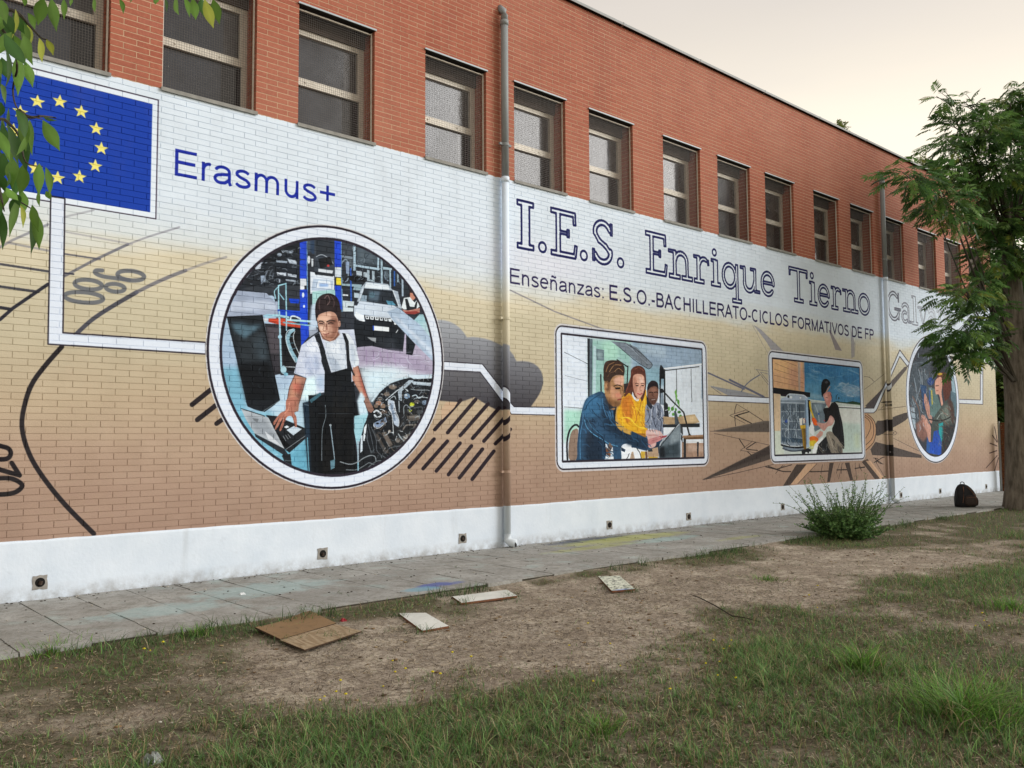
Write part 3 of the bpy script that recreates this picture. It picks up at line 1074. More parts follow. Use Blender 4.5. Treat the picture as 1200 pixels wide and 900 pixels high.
CONN = """
@0,225,4
B 2b2630 dbe3ee 7 238,20 304,30 295,660 965,705 965,760 225,713
@500,370,7.5
B 2b2630 dbe3ee 8 150,402 490,425 665,650 735,760 770,800 1150,805 1150,875 745,865 665,755 470,495 150,478
@820,380,9
B 2b2630 dbe3ee 8 85,745 745,775 745,835 85,808
@1000,380,9
B 3b3640 d3d9de 8 110,885 215,885 330,640 490,270 592,410 572,445 490,340 385,580 245,905 215,935 110,935
@1050,390,5.625
B 5b5660 d3d9de 5 405,438 556,443 556,40 573,40 573,472 405,465
"""

TR = 210.0                                   # texels per metre of wall
TX0, TX1, TZ0, TZ1 = -4.6, 22.3, 0.45, 4.95   # the stretch of wall the paint covers
TW, TH = int((TX1-TX0)*TR), int((TZ1-TZ0)*TR)

def to_tex(pts):
    w = photo_to_wall(np.asarray(pts, float))
    return np.stack([(w[:, 0]-TX0)*TR, (TZ1-w[:, 1])*TR], 1)

def coverage(tp, box):
    x0, y0, x1, y1 = box
    w, h, SS = x1-x0, y1-y0, 3
    acc = np.zeros((h, w+2))
    p = tp-np.array([x0, y0]); q = np.roll(p, -1, 0)
    ys = (np.arange(h*SS)+.5)/SS
    for (ax, ay), (bx, by) in zip(p, q):
        if ay == by: continue
        sg = 1. if by > ay else -1.
        lo, hi = (ay, by) if by > ay else (by, ay)
        k0, k1 = np.searchsorted(ys, [lo, hi])
        if k1 <= k0: continue
        yy = ys[k0:k1]
        xx = np.clip(ax+(yy-ay)*(bx-ax)/(by-ay), 0, w)
        xi = np.floor(xx).astype(int); fr = xx-xi
        r = np.arange(k0, k1)//SS
        np.add.at(acc, (r, xi), sg*(1-fr)); np.add.at(acc, (r, xi+1), sg*fr)
    return np.clip(np.abs(np.cumsum(acc, 1)[:, :w])/SS, 0, 1)

def boxblur(a, rx, ry):
    for ax, r in ((1, rx), (0, ry)):
        r = int(round(r))
        if r < 1: continue
        for _ in range(2):
            pad = [(0, 0), (0, 0)]; pad[ax] = (r+1, r)
            c = np.cumsum(np.pad(a, pad, mode='edge'), ax)
            n = a.shape[ax]
            a = (np.take(c, np.arange(2*r+1, 2*r+1+n), ax)-np.take(c, np.arange(0, n), ax))/(2*r+1)
    return a

def rgb(h): return np.array([int(h[i:i+2], 16)/255. for i in (0, 2, 4)])

def smooth(p, closed, n=6):
    p = np.asarray(p, float); m = len(p)
    if m < 3: return p
    out = []
    for i in range(m if closed else m-1):
        if closed: a, b, c, d = p[i-1], p[i], p[(i+1) % m], p[(i+2) % m]
        else: a, b, c, d = p[max(i-1, 0)], p[i], p[i+1], p[min(i+2, m-1)]
        for t in np.arange(n)/n:
            out.append(.5*((2*b)+(c-a)*t+(2*a-5*b+4*c-d)*t*t+(3*b-a-3*c+d)*t**3))
    if not closed: out.append(p[-1])
    return np.array(out)

class Canvas:
    def __init__(s):
        s.img = np.zeros((TH, TW, 3)); s.clip = None
    def put(s, tps, col, alpha=1, soft=(0, 0), col2=None):
        al = np.concatenate(tps)
        m = 2+2*np.array(soft)
        x0, y0 = np.floor(al.min(0)-m).astype(int); x1, y1 = np.ceil(al.max(0)+m).astype(int)+1
        x0, y0, x1, y1 = max(x0, 0), max(y0, 0), min(x1, TW), min(y1, TH)
        if x1 <= x0 or y1 <= y0: return
        cov = np.zeros((y1-y0, x1-x0))
        for tp in tps: cov = np.maximum(cov, coverage(tp, (x0, y0, x1, y1)))
        if soft[0] > .4 or soft[1] > .4: cov = boxblur(cov, soft[0], soft[1])
        if s.clip is not None: cov = cov*s.clip[y0:y1, x0:x1]
        cov = (cov*alpha)[..., None]
        if col2 is not None:
            t = np.clip((np.arange(y0, y1)-al[:, 1].min())/np.ptp(al[:, 1]), 0, 1)[:, None, None]
            col = col*(1-t)+col2*t
        s.img[y0:y1, x0:x1] = s.img[y0:y1, x0:x1]*(1-cov)+col*cov
    def line(s, pts, w, closed=False):
        pts = np.asarray(pts, float)
        if closed: pts = np.vstack([pts, pts[:1]])
        out = []; r = w/2
        ang = np.linspace(0, 2*np.pi, 11)[:-1]
        for i in range(len(pts)-1):
            a, b = pts[i], pts[i+1]; d = b-a; L = math.hypot(*d)
            if L < 1e-9: continue
            n = np.array([-d[1], d[0]])/L*r
            out.append(to_tex([a+n, b+n, b-n, a-n]))
        if w > .8:
            for a in pts: out.append(to_tex(np.stack([a[0]+r*np.cos(ang), a[1]+r*np.sin(ang)], 1)))
        return out
    def run(s, text):
        ox = oy = 0; sc = 1
        for ln in text.strip().splitlines():
            ln = ln.strip()
            if not ln: continue
            if ln[0] == '@':
                ox, oy, sc = map(float, ln[1:].split(',')); continue
            t = ln.split(); k = t[0]; c = t[1]; soft = 0; alpha = 1.
            if '~' in c: c, v = c.split('~'); soft = float(v)
            if '/' in c: c, v = c.split('/'); alpha = float(v)
            col = rgb(c); i = 2; w = 0; col2 = None
            if k in 'CBK': col2 = rgb(t[2]); i = 3
            if k in 'sSRB': w = float(t[i]); i += 1
            rot = 0
            if k in 'eR' and ',' not in t[-1]: rot = math.radians(float(t[-1])); t = t[:-1]
            P = np.array([[float(v) for v in q.split(',')] for q in t[i:]]) if k not in 'eR' else None
            if k in 'eR':
                cx, cy = map(float, t[i].split(','))
                rx, ry = map(float, t[i+1].replace(' ', ',').split(',')) if ',' in t[i+1] else (float(t[i+1]), float(t[i+1]))
                a = np.linspace(0, 2*np.pi, 29)[:-1]
                ex, ey = rx*np.cos(a), ry*np.sin(a)
                P = np.stack([cx+ex*math.cos(rot)-ey*math.sin(rot), cy+ex*math.sin(rot)+ey*math.cos(rot)], 1)
            if k in 'cC': P = smooth(P, True)
            if k == 'S': P = smooth(P, False)
            P = np.stack([ox+P[:, 0]/sc, oy+P[:, 1]/sc], 1)
            sf = (0, 0)
            if soft:
                a = to_tex([P[0], P[0]+[1, 0], P[0]+[0, 1]])
                sf = (soft*abs(a[1, 0]-a[0, 0]), soft*abs(a[2, 1]-a[0, 1]))
            if k in 'pce': s.put([to_tex(P)], col, alpha, sf)
            elif k in 'CK': s.put([to_tex(P)], col, alpha, sf, col2)
            elif k in 'sS': s.put(s.line(P, w/sc), col, alpha, sf)
            elif k == 'R': s.put(s.line(P, w/sc, True), col, alpha, sf)
            elif k == 'B':
                s.put([to_tex(P)], col2, 1, sf); s.put(s.line(P, w/sc, True), col, 1, sf)

def vnoise(h, w, cy, cx, rng):
    gh, gw = int(h/cy)+3, int(w/cx)+3
    g = rng.random((gh, gw))
    y = np.arange(h)/cy; x = np.arange(w)/cx
    yi, xi = y.astype(int), x.astype(int); fy, fx = y-yi, x-xi
    fy = (fy*fy*(3-2*fy))[:, None]; fx = (fx*fx*(3-2*fx))[None, :]
    r0 = g[yi]; r1 = g[yi+1]
    a = r0[:, xi]*(1-fx)+r0[:, xi+1]*fx; b = r1[:, xi]*(1-fx)+r1[:, xi+1]*fx
    return a*(1-fy)+b*fy-.5

# --- lettering: pen-stroke glyphs, em box 1000, cap height 716
def arc(cx, cy, rx, ry, a0, a1, n=14):
    a = np.radians(np.linspace(a0, a1, n)); return [(cx+rx*math.cos(t), cy+ry*math.sin(t)) for t in a]
SANS = {
 'E': (667, [[(125, 671), (615, 671)], [(125, 375), (580, 375)], [(125, 45), (625, 45)], [(125, 0), (125, 716)]]),
 'B': (667, [[(120, 0), (120, 716)], [(120, 671), (370, 671)]+arc(370, 530, 160, 141, 90, -90)+[(120, 389)], [(370, 389)]+arc(400, 217, 180, 172, 90, -90)+[(120, 45)]]),
 'A': (667, [[(40, 0), (333, 700), (627, 0)], [(150, 250), (520, 250)]]),
 'C': (722, [arc(385, 358, 285, 313, 50, 310, 26)]),
 'H': (722, [[(125, 0), (125, 716)], [(597, 0), (597, 716)], [(125, 380), (597, 380)]]),
 'I': (278, [[(139, 0), (139, 716)]]),
 'L': (556, [[(120, 0), (120, 716)], [(120, 45), (520, 45)]]),
 'R': (722, [[(125, 0), (125, 716)], [(125, 671), (430, 671)]+arc(430, 520, 175, 151, 90, -90)+[(125, 369)], [(400, 360), (520, 220), (650, 0)]]),
 'T': (611, [[(305, 0), (305, 700)], [(25, 671), (585, 671)]]),
 'O': (778, [arc(389, 358, 300, 313, 0, 360, 32)]),
 'F': (611, [[(125, 0), (125, 716)], [(125, 671), (570, 671)], [(125, 360), (520, 360)]]),
 'M': (833, [[(120, 0), (120, 690), (416, 40), (713, 690), (713, 0)]]),
 'V': (667, [[(40, 716), (333, 20), (627, 716)]]),
 'D': (722, [[(125, 0), (125, 716)], [(125, 671), (330, 671)]+arc(350, 358, 270, 313, 90, -90, 20)+[(125, 45)]]),
 'P': (667, [[(125, 0), (125, 716)], [(125, 671), (400, 671)]+arc(400, 505, 180, 166, 90, -90)+[(125, 339)]]),
 'S': (667, [arc(335, 530, 215, 141, 25, 200, 16)+[(190, 420), (340, 370), (490, 320)]+arc(335, 195, 235, 150, 30, -165, 18)]),
 's': (500, [arc(250, 382, 160, 97, 20, 200, 12)+[(170, 300), (250, 270), (340, 240)]+arc(250, 140, 175, 100, 30, -165, 14)]),
 'n': (556, [[(115, 0), (115, 519)], [(115, 300)]+arc(275, 300, 160, 175, 180, 0)+[(435, 0)]]),
 'm': (833, [[(110, 0), (110, 519)], [(110, 310)]+arc(255, 310, 145, 165, 180, 0)+[(400, 0)], [(400, 310)]+arc(555, 310, 155, 165, 180, 0)+[(710, 0)]]),
 'u': (556, [[(110, 519), (110, 210)]+arc(268, 210, 158, 172, 180, 360)+[(435, 300)], [(435, 519), (435, 0)]]),
 'r': (333, [[(115, 0), (115, 519)], [(115, 280)]+arc(260, 300, 145, 180, 170, 78)]),
 'e': (556, [[(80, 280), (480, 280)]+arc(278, 262, 203, 222, 5, 318, 26)]),
 'a': (556, [arc(275, 350, 180, 130, 165, 20)+[(450, 300), (450, 90), (490, 0)], [(450, 300), (240, 270)]+arc(225, 150, 145, 108, 90, 270)+[(340, 60), (450, 150)]]),
 'z': (500, [[(50, 480), (430, 480), (60, 42), (460, 42)]]),
 ':': (278, [[(139, 10), (139, 90)], [(139, 430), (139, 510)]]),
 '.': (278, [[(139, 0), (139, 90)]]),
 '-': (333, [[(50, 255), (285, 255)]]),
 '+': (584, [[(292, 110), (292, 570)], [(60, 340), (525, 340)]]),
 ' ': (278, []),
}
SANS['\u00f1'] = (556, SANS['n'][1]+[[(150, 610), (200, 670), (280, 640), (360, 610), (410, 670)]])

def sans(cv, text, ax, az, bx, bz, cap, pen, col, alpha=1):
    """text from wall point a to wall point b along its baseline"""
    total = sum(SANS[c][0] for c in text); hs = (bx-ax)/total; x = 0.; vs = cap/716.
    for ch in text:
        adv, strokes = SANS[ch]; tps = []
        for st in strokes:
            q = [((ax+(x+px)*hs), (az+(bz-az)*((x+px)/total))+pz*vs) for px, pz in st]
            for a, b in zip(q[:-1], q[1:]):
                d = np.subtract(b, a); L = math.hypot(*d)
                if L < 1e-6: continue
                n = np.array([-d[1], d[0]])/L*pen/2
                P = np.array([a+n, b+n, b-n, a-n])
                tps.append(np.stack([(P[:, 0]-TX0)*TR, (TZ1-P[:, 1])*TR], 1))
            if len(q) > 2:
                an = np.linspace(0, 6.283, 9)[:-1]
                for a in q[1:-1]:
                    tps.append(np.stack([(a[0]+pen/2*np.cos(an)-TX0)*TR, (TZ1-a[1]-pen/2*np.sin(an))*TR], 1))
        if tps: cv.put(tps, col, alpha)
        x += adv

# slab-serif capitals drawn as an outline: thick skeletons in a unit box (x 0..1, cap height 1); (points, width)
def sf(x0, x1, z, h=.095): return ([(x0, z), (x1, z)], h)
OUT = {
 'I': [([(.5, .01), (.5, .99)], .42), sf(.08, .92, .96), sf(.08, .92, .04)],
 'E': [([(.3, .0), (.3, 1.)], .22), sf(.05, .92, .965), sf(.05, .92, .035), ([(.88, .96), (.9, .74)], .07), ([(.3, .52), (.62, .52)], .06), ([(.66, .6), (.66, .44)], .06), ([(.9, .04), (.94, .27)], .07)],
 'S': [(arc(.5, .72, .33, .23, 20, 190, 14)+[(.35, .52), (.62, .42), (.8, .3)]+arc(.5, .27, .34, .23, 10, -160, 14), .17), ([(.88, .96), (.88, .7)], .06), ([(.1, .3), (.1, .04)], .06)],
 'T': [([(.5, .0), (.5, .98)], .22), sf(.03, .97, .95, .08), ([(.06, .95), (.06, .76)], .06), ([(.94, .95), (.94, .76)], .06), sf(.27, .73, .035)],
 'G': [(arc(.52, .5, .38, .45, 50, 330, 24), .17), ([(.86, .97), (.86, .68)], .05), ([(.84, .06), (.84, .4)], .14), sf(.58, .99, .41, .06)],
 'n': [([(.27, .0), (.27, .68)], .2), sf(.03, .3, .66, .06), sf(.05, .48, .035), ([(.27, .45)]+arc(.53, .45, .23, .2, 170, 0, 10)+[(.77, .05)], .16), sf(.56, .98, .035)],
 'r': [([(.32, .0), (.32, .68)], .24), sf(.05, .36, .66, .06), sf(.06, .64, .035), ([(.35, .45)]+arc(.66, .44, .28, .2, 160, 60, 8), .14), ([(.9, .62), (.92, .5)], .1)],
 'i': [([(.5, .0), (.5, .68)], .38), sf(.12, .52, .66, .06), sf(.1, .92, .035), ('dot', (.42, .88), .085)],
 'q': [(arc(.42, .34, .3, .3, 0, 360, 24), .16), ([(.78, -.3), (.78, .68)], .18), sf(.55, .99, -.31)],
 'u': [([(.22, .64), (.22, .25)]+arc(.45, .24, .23, .2, 180, 330, 10)+[(.72, .3)], .17), ([(.74, .66), (.74, .06)], .18), sf(.02, .25, .65, .06), sf(.52, .78, .65, .06), sf(.72, .98, .05, .06)],
 'e': [(arc(.5, .34, .37, .3, 0, 320, 24), .16), ([(.2, .36), (.86, .36)], .07)],
 'o': [(arc(.5, .34, .38, .3, 0, 360, 26), .17)],
 'a': [(arc(.44, .5, .28, .15, 160, 10, 10)+[(.72, .4), (.72, .08)], .16), (arc(.38, .2, .24, .17, 60, 320, 14), .15), sf(.68, .97, .05, .06)],
 'l': [([(.5, .0), (.5, 1.)], .36), sf(.12, .52, .98, .06), sf(.1, .9, .035)],
 'v': [([(.2, .64), (.5, .05)], .17), ([(.5, .05), (.82, .64)], .1), sf(.02, .42, .65, .06), sf(.62, .98, .65, .06)],
 '.': [('dot', (.5, .1), .105)],
}
OUT['\u00e1'] = OUT['a']+[([(.45, .78), (.65, .95)], .09)]

def outline(cv, ch, xa, xb, za, zb, ink, t=.034, alpha=1):
    """union of thick strokes, only its rim inked"""
    w = xb-xa; h = zb-za
    m = .12
    c0, c1 = int((xa-m-TX0)*TR), int((xb+m-TX0)*TR); r0, r1 = int((TZ1-zb-m-.1)*TR), int((TZ1-za+m+.35)*TR)
    X = (np.arange(c0, c1)+.5)/TR+TX0; Z = TZ1-(np.arange(r0, r1)+.5)/TR
    X, Z = np.meshgrid(X, Z); D = np.full(X.shape, 9.)
    for g in OUT[ch]:
        if g[0] == 'dot':
            cx, cz = xa+g[1][0]*w, za+g[1][1]*h
            D = np.minimum(D, np.hypot(X-cx, (Z-cz))-g[2]*h); continue
        pts, wd = g; wd = wd*min(w, h*.55) if wd >= .1 else wd*h
        q = [(xa+px*w, za+pz*h) for px, pz in pts]
        for a, b in zip(q[:-1], q[1:]):
            d = np.subtract(b, a); L = max(math.hypot(*d), 1e-6); u = d/L
            px, pz = X-a[0], Z-a[1]
            if len(q) == 2:
                al = np.abs(px*u[0]+pz*u[1]-L/2)-L/2; pe = np.abs(-px*u[1]+pz*u[0])-wd/2
                dd = np.hypot(np.maximum(al, 0), np.maximum(pe, 0))+np.minimum(np.maximum(al, pe), 0)
            else:
                tt = np.clip(px*u[0]+pz*u[1], 0, L); dd = np.hypot(px-tt*u[0], pz-tt*u[1])-wd/2
            # rounded union keeps the joints of stem and serif soft
            k = .02; hmix = np.clip(.5+.5*(dd-D)/k, 0, 1); D = dd*(1-hmix)+D*hmix-k*hmix*(1-hmix)
    rim = np.clip((t/2-np.abs(D))*TR+.5, 0, 1)*alpha
    halo = np.clip((t*1.1-np.abs(D))*TR*.3, 0, 1)*.35*(1-rim)
    if cv.clip is not None: rim = rim*cv.clip[r0:r1, c0:c1]
    s = cv.img[r0:r1, c0:c1]
    s[:] = s+(1-s)*halo[..., None]*.6
    s[:] = s*(1-rim[..., None])+ink*rim[..., None]

def scribble(cv, seed, n, box, tile, cols, wmin, wmax, lmin, lmax, poly=None, ang=None):
    """small loose brush marks inside a box of the picture"""
    r = random.Random(seed); out = ['@%g,%g,%g' % tile]
    x0, y0, x1, y1 = box
    for _ in range(n):
        x, y = r.uniform(x0, x1), r.uniform(y0, y1)
        if poly:
            ins = False
            for (ax, ay), (bx, by) in zip(poly, poly[1:]+poly[:1]):
                if (ay > y) != (by > y) and x < (bx-ax)*(y-ay)/(by-ay)+ax: ins = not ins
            if not ins: continue
        a = r.uniform(0, 6.28) if ang is None else r.gauss(ang, .35); l = r.uniform(lmin, lmax); k = r.uniform(-.5, .5)
        c = r.choice(cols)
        out.append('S %s/%.2f %.1f %.1f,%.1f %.1f,%.1f %.1f,%.1f' % (c, r.uniform(.5, .95), r.uniform(wmin, wmax), x, y, x+math.cos(a)*l/2-math.sin(a)*l*k*.5, y+math.sin(a)*l/2+math.cos(a)*l*k*.5, x+math.cos(a)*l, y+math.sin(a)*l))
    cv.run('\n'.join(out))

def details(cv, which):
    if which == 1:
        G = ['8f9aa2', '6b757c', 'c3ced6', '4a5258', '15181b', '5c5048', '7e746a', 'dfe7ec', '2c3338']
        scribble(cv, 1, 420, (500, 20, 1150, 640), (380, 470, 8.571), G, 3, 9, 10, 60, [(520, -150), (700, -240), (1150, -230), (1150, 100), (900, 420), (640, 620), (400, 640), (400, 420), (500, 100)])
        scribble(cv, 2, 190, (520, -230, 1150, 30), (380, 470, 8.571), G, 3, 8, 10, 50, [(520, 0), (560, -120), (700, -200), (840, -230), (1120, -230), (1100, 60), (520, 60)])
        scribble(cv, 3, 150, (420, 250, 950, 640), (240, 260, 8.571), ['4b545c', '6c7884', '11151a', '8c98a4', '2c3540'], 3, 9, 15, 70, None, .1)
        scribble(cv, 4, 150, (180, 210, 800, 600), (380, 260, 8.571), ['4b5a66', '7c8c98', '141a20', 'a0b2c0', '2c3846'], 3, 8, 12, 60, [(180, 210), (300, 210), (900, 600), (860, 640), (430, 600), (180, 560)])
        scribble(cv, 5, 60, (240, 120, 640, 860), (240, 365, 8.571), ['2b3238', '0c0f12', '3c474e'], 3, 7, 20, 90, [(260, 80), (570, 60), (740, 880), (440, 880)], 1.3)
        scribble(cv, 6, 60, (60, 0, 250, 480), (380, 365, 8.571), ['b4c2d2', 'dfe6ee', '98a8bc'], 3, 7, 20, 70, [(20, 290), (200, 230), (225, 570), (80, 600)], 1.4)
        scribble(cv, 7, 60, (900, 260, 1180, 640), (240, 365, 8.571), ['b4bfd2', 'e6ebf2', '98a6bc'], 3, 8, 20, 90, [(1000, 340), (1100, 250), (1180, 540), (1040, 650), (910, 610)], 1.2)
        scribble(cv, 8, 70, (340, 380, 1080, 640), (380, 365, 8.571), ['beb6cc', '9d92ac', 'd3deea', '8c8098'], 3, 6, 30, 110, [(360, 400), (800, 410), (1080, 500), (1080, 640), (700, 560), (360, 540)], .15)
        scribble(cv, 9, 50, (260, 20, 1000, 700), (240, 470, 8.571), ['8cc4d8', '5a9db8', 'b8dbe8'], 4, 9, 30, 110, [(300, 100), (500, 330), (780, 560), (880, 690), (700, 640), (430, 380), (280, 120)], .1)
    if which == 4:
        scribble(cv, 11, 200, (80, 120, 240, 620), (1050, 390, 5.625), ['5f6c76', '8f9ba5', '22272c', 'aab6be', '38424a', '6a5650'], 1.5, 4, 8, 45, None, 1.4)
        scribble(cv, 12, 120, (240, 470, 390, 760), (1050, 390, 5.625), ['5a655f', '8a968e', '1f2426', '3a423e', '6a3a2c'], 1.5, 4, 10, 50, [(250, 560), (300, 480), (380, 460), (390, 700), (320, 800), (250, 700)], 1.0)
    if which == 2:
        scribble(cv, 21, 70, (160, 120, 380, 420), (740, 465, 10), ['39404f', 'c3cbd8', '6c768a', '232832'], 3, 9, 20, 90, [(165, 150), (240, 110), (330, 90), (380, 260), (370, 430), (190, 370)], 1.4)
        scribble(cv, 22, 100, (300, 900, 1300, 1580), (650, 380, 10), ['1b2f44', '36648a', '16283a', '2a5070'], 5, 14, 40, 160, [(400, 900), (600, 900), (760, 1180), (1250, 1400), (1200, 1470), (800, 1380), (560, 1580), (280, 1580), (320, 1100)], .7)
        scribble(cv, 23, 60, (-150, 0, 170, 400), (740, 465, 10), ['c88a24', 'f0cc40', 'a8641f', 'e0a028'], 4, 10, 30, 110, [(-120, 0), (160, -60), (160, 380), (0, 380), (-150, 250)], 1.3)
    if which == 3:
        scribble(cv, 31, 90, (215, 690, 420, 1130), (895, 405, 10), ['9fb0c0', '3c4a58', 'c0ced8', '56687a', '2a343e'], 3, 9, 20, 110, None, 1.5)
        scribble(cv, 32, 26, (490, 210, 1000, 380), (895, 405, 10), ['5a92b6', '4480a8', '6a9cbc'], 8, 16, 60, 160, None, .05)
        scribble(cv, 34, 22, (800, 420, 1080, 600), (895, 405, 10), ['8db4cc', '6a9cbc', 'a4bccc'], 8, 18, 60, 160, None, .1)
        scribble(cv, 33, 40, (620, 1080, 920, 1280), (895, 405, 10), ['4a4f54', '8c857a', 'a8a092', '1c1f22'], 3, 9, 20, 100, None, 1.2)

def paint_mural():
    rng = np.random.default_rng(4)
    cv = Canvas()
    z = (TZ1-(np.arange(TH)+.5)/TR)[:, None]+np.zeros((1, TW))
    x = (np.arange(TW)/TR+TX0)[None, :]
    n = vnoise(TH, TW, 60, 260, rng)*.55+vnoise(TH, TW, 20, 90, rng)*.22+vnoise(TH, TW, 150, 700, rng)*.5
    zz = z+n*.42
    zz = zz-.10*np.exp(-((x-2.6)/2.2)**2)*(z > 2.9)*0
    stops = [(0.45, '9a7f6e'), (.9, 'a58b78'), (1.35, 'af9781'), (1.8, 'b9a68b'), (2.3, 'beb297'), (2.9, 'c6bda2'), (3.3, 'd3c9ae'), (3.52, 'd5dad8'), (3.75, 'd6e0e8'), (4.3, 'd8e2ea'), (4.95, 'd9e3eb')]
    zs = [s[0] for s in stops]; cs = np.array([rgb(s[1]) for s in stops])
    for k in range(3): cv.img[..., k] = np.interp(zz, zs, cs[:, k])
    g = vnoise(TH, TW, 12, 60, rng)*.018+vnoise(TH, TW, 45, 30, rng)*.02
    cv.img += g[..., None]
    # faint pink bloom near the second downpipe-side lettering
    bl = np.exp(-((x-5.4)/1.1)**2-((z-3.85)/.28)**2)*.5
    cv.img = cv.img*(1-bl[..., None])+rgb('dfdbe4')*bl[..., None]
    cv.run(BACK)
    # the blue flag with its ring of twelve stars
    def wallpoly(pts, col, a=1): 
        P = np.array(pts); cv.put([np.stack([(P[:, 0]-TX0)*TR, (TZ1-P[:, 1])*TR], 1)], col, a)
    fx0, fx1, fz0, fz1 = -1.78, -.088, 3.645, 4.735
    def rect(e, col, ex=0): wallpoly([(fx0-e, fz0-e), (fx1+e, fz0-e), (fx1+e, fz1+e+ex), (fx0-e, fz1+e+ex)], col)
    rect(.062, rgb('4a4152')); rect(.05, rgb('dfe8f0'))
    rect(.0, rgb('1b3fa3'))
    for k in range(12):
        a = math.radians(30*k); cx, cz = -.926+.372*math.cos(a), 4.182+.36*math.sin(a)
        P = [(cx+(.068 if j % 2 == 0 else .028)*math.sin(j*math.pi/5), cz+(.068 if j % 2 == 0 else .028)*math.cos(j*math.pi/5)) for j in range(10)]
        wallpoly(P, rgb('ece07a'))
    cv.run(CONN)
    # roundels and framed pictures
    def ring(cx, cz, rx, rz, e, col):
        a = np.linspace(0, 2*np.pi, 91)[:-1]
        wallpoly(np.stack([cx+(rx-e)*np.cos(a), cz+(rz-e)*np.sin(a)], 1), col)
    def rrect(x0, x1, z0, z1, r, e=0):
        x0 += e; x1 -= e; z0 += e; z1 -= e; r = max(r-e, .004); P = []
        for cx, cz, a0 in ((x1-r, z1-r, 0), (x0+r, z1-r, 90), (x0+r, z0+r, 180), (x1-r, z0+r, 270)):
            for t in np.linspace(0, 90, 7): P.append((cx+r*math.cos(math.radians(a0+t)), cz+r*math.sin(math.radians(a0+t))))
        return P
    def picture(mask_pts, data, grain, key=0):
        P = np.array(mask_pts); tp = np.stack([(P[:, 0]-TX0)*TR, (TZ1-P[:, 1])*TR], 1)
        cv.clip = coverage(tp, (0, 0, TW, TH))
        if key == 1:
            a_, b2_ = data.split('@300,225,4', 1); cv.run(a_.split('@380,365,8.571\nc b58a76')[0]); details(cv, 1); cv.run('@300,225,4'+b2_)
        elif key == 2:
            a_, b2_ = data.split('@639,375,4.945', 1); cv.run(a_); details(cv, 2); cv.run('@639,375,4.945'+b2_)
        else: cv.run(data); details(cv, key)
        c0, c1 = int(tp[:, 0].min()), int(tp[:, 0].max())+1; r0, r1 = int(tp[:, 1].min()), int(tp[:, 1].max())+1
        nn = vnoise(r1-r0, c1-c0, 5, 14, rng)*.10+vnoise(r1-r0, c1-c0, 16, 9, rng)*.12+vnoise(r1-r0, c1-c0, 60, 40, rng)*.14+vnoise(r1-r0, c1-c0, 2.2, 4, rng)*.05
        sub = cv.img[r0:r1, c0:c1]; lum = sub.mean(-1); sub *= 1+(nn*grain*(1.35-1.15*lum)*cv.clip[r0:r1, c0:c1])[..., None]
        cv.clip = None
    dark = rgb('2b2630'); lite = rgb('dbe3ee')
    a = np.linspace(0, 2*np.pi, 91)[:-1]
    for (cx, cz, rx, rz, wd, data) in RINGS:
        ring(cx, cz, rx, rz, -.012, rgb('cfcfd0'))
        ring(cx, cz, rx, rz, 0, dark); ring(cx, cz, rx, rz, .025, lite); ring(cx, cz, rx, rz, wd, dark)
        picture(np.stack([cx+(rx-wd-.03)*np.cos(a), cz+(rz-wd-.03)*np.sin(a)], 1), data, 1., 1 if cx < 10 else 4)
    for (x0, x1, z0, z1, r, wd, data) in FRAMES:
        wallpoly(rrect(x0, x1, z0, z1, r, -.025), rgb('cfd0d6'), .8)
        wallpoly(rrect(x0, x1, z0, z1, r), dark); wallpoly(rrect(x0, x1, z0, z1, r, .022), lite)
        wallpoly(rrect(x0, x1, z0, z1, .02+wd, wd), dark)
        picture(rrect(x0, x1, z0, z1, .01+wd, wd+.03), data, 1., 2 if x0 < 9 else 3)
    # lettering
    sans(cv, 'Erasmus+', .11, 4.062, 2.0, 4.075, .277, .033, rgb('1a2c9a'))
    ink = rgb('241d4c')
    sans(cv, 'Ense\u00f1anzas:', 4.63, 3.497, 6.56, 3.49, .215, .026, ink)
    sans(cv, 'E.S.O.-BACHILLERATO-CICLOS FORMATIVOS DE FP', 6.63, 3.488, 15.14, 3.5, .228, .034, ink)
    navy = rgb('1d2258')
    for ch, pa, pb in LETTERS:
        ya = 300; 
        xa = X_AT(pa, 4.02); xb = X_AT(pb, 4.02)
        fade = 1 if pa < 1030 else max(.25, .8-(pa-1039)/90)
        outline(cv, ch, xa, xb, 4.015, 4.665, navy if pa < 1030 else rgb('4a4a58'), .036, fade)
    return cv.img
LETTERS = [('I', 604.8, 627), ('.', 630, 641.5), ('E', 644.5, 677), ('.', 679, 689.5), ('S', 693, 720), ('.', 722.5, 732),
 ('E', 756, 782.5), ('n', 783, 812), ('r', 812.6, 832), ('i', 832.5, 845.3), ('q', 845, 869), ('u', 867.5, 891), ('e', 891, 909),
 ('T', 924.8, 947.5), ('i', 948, 958.3), ('e', 958, 973.5), ('r', 974, 986.8), ('n', 987.5, 1006), ('o', 1005.5, 1020.5),
 ('G', 1039, 1056), ('a', 1056, 1068.5), ('l', 1068.5, 1076.5), ('v', 1076, 1088), ('\u00e1', 1087, 1099), ('n', 1098, 1111)]

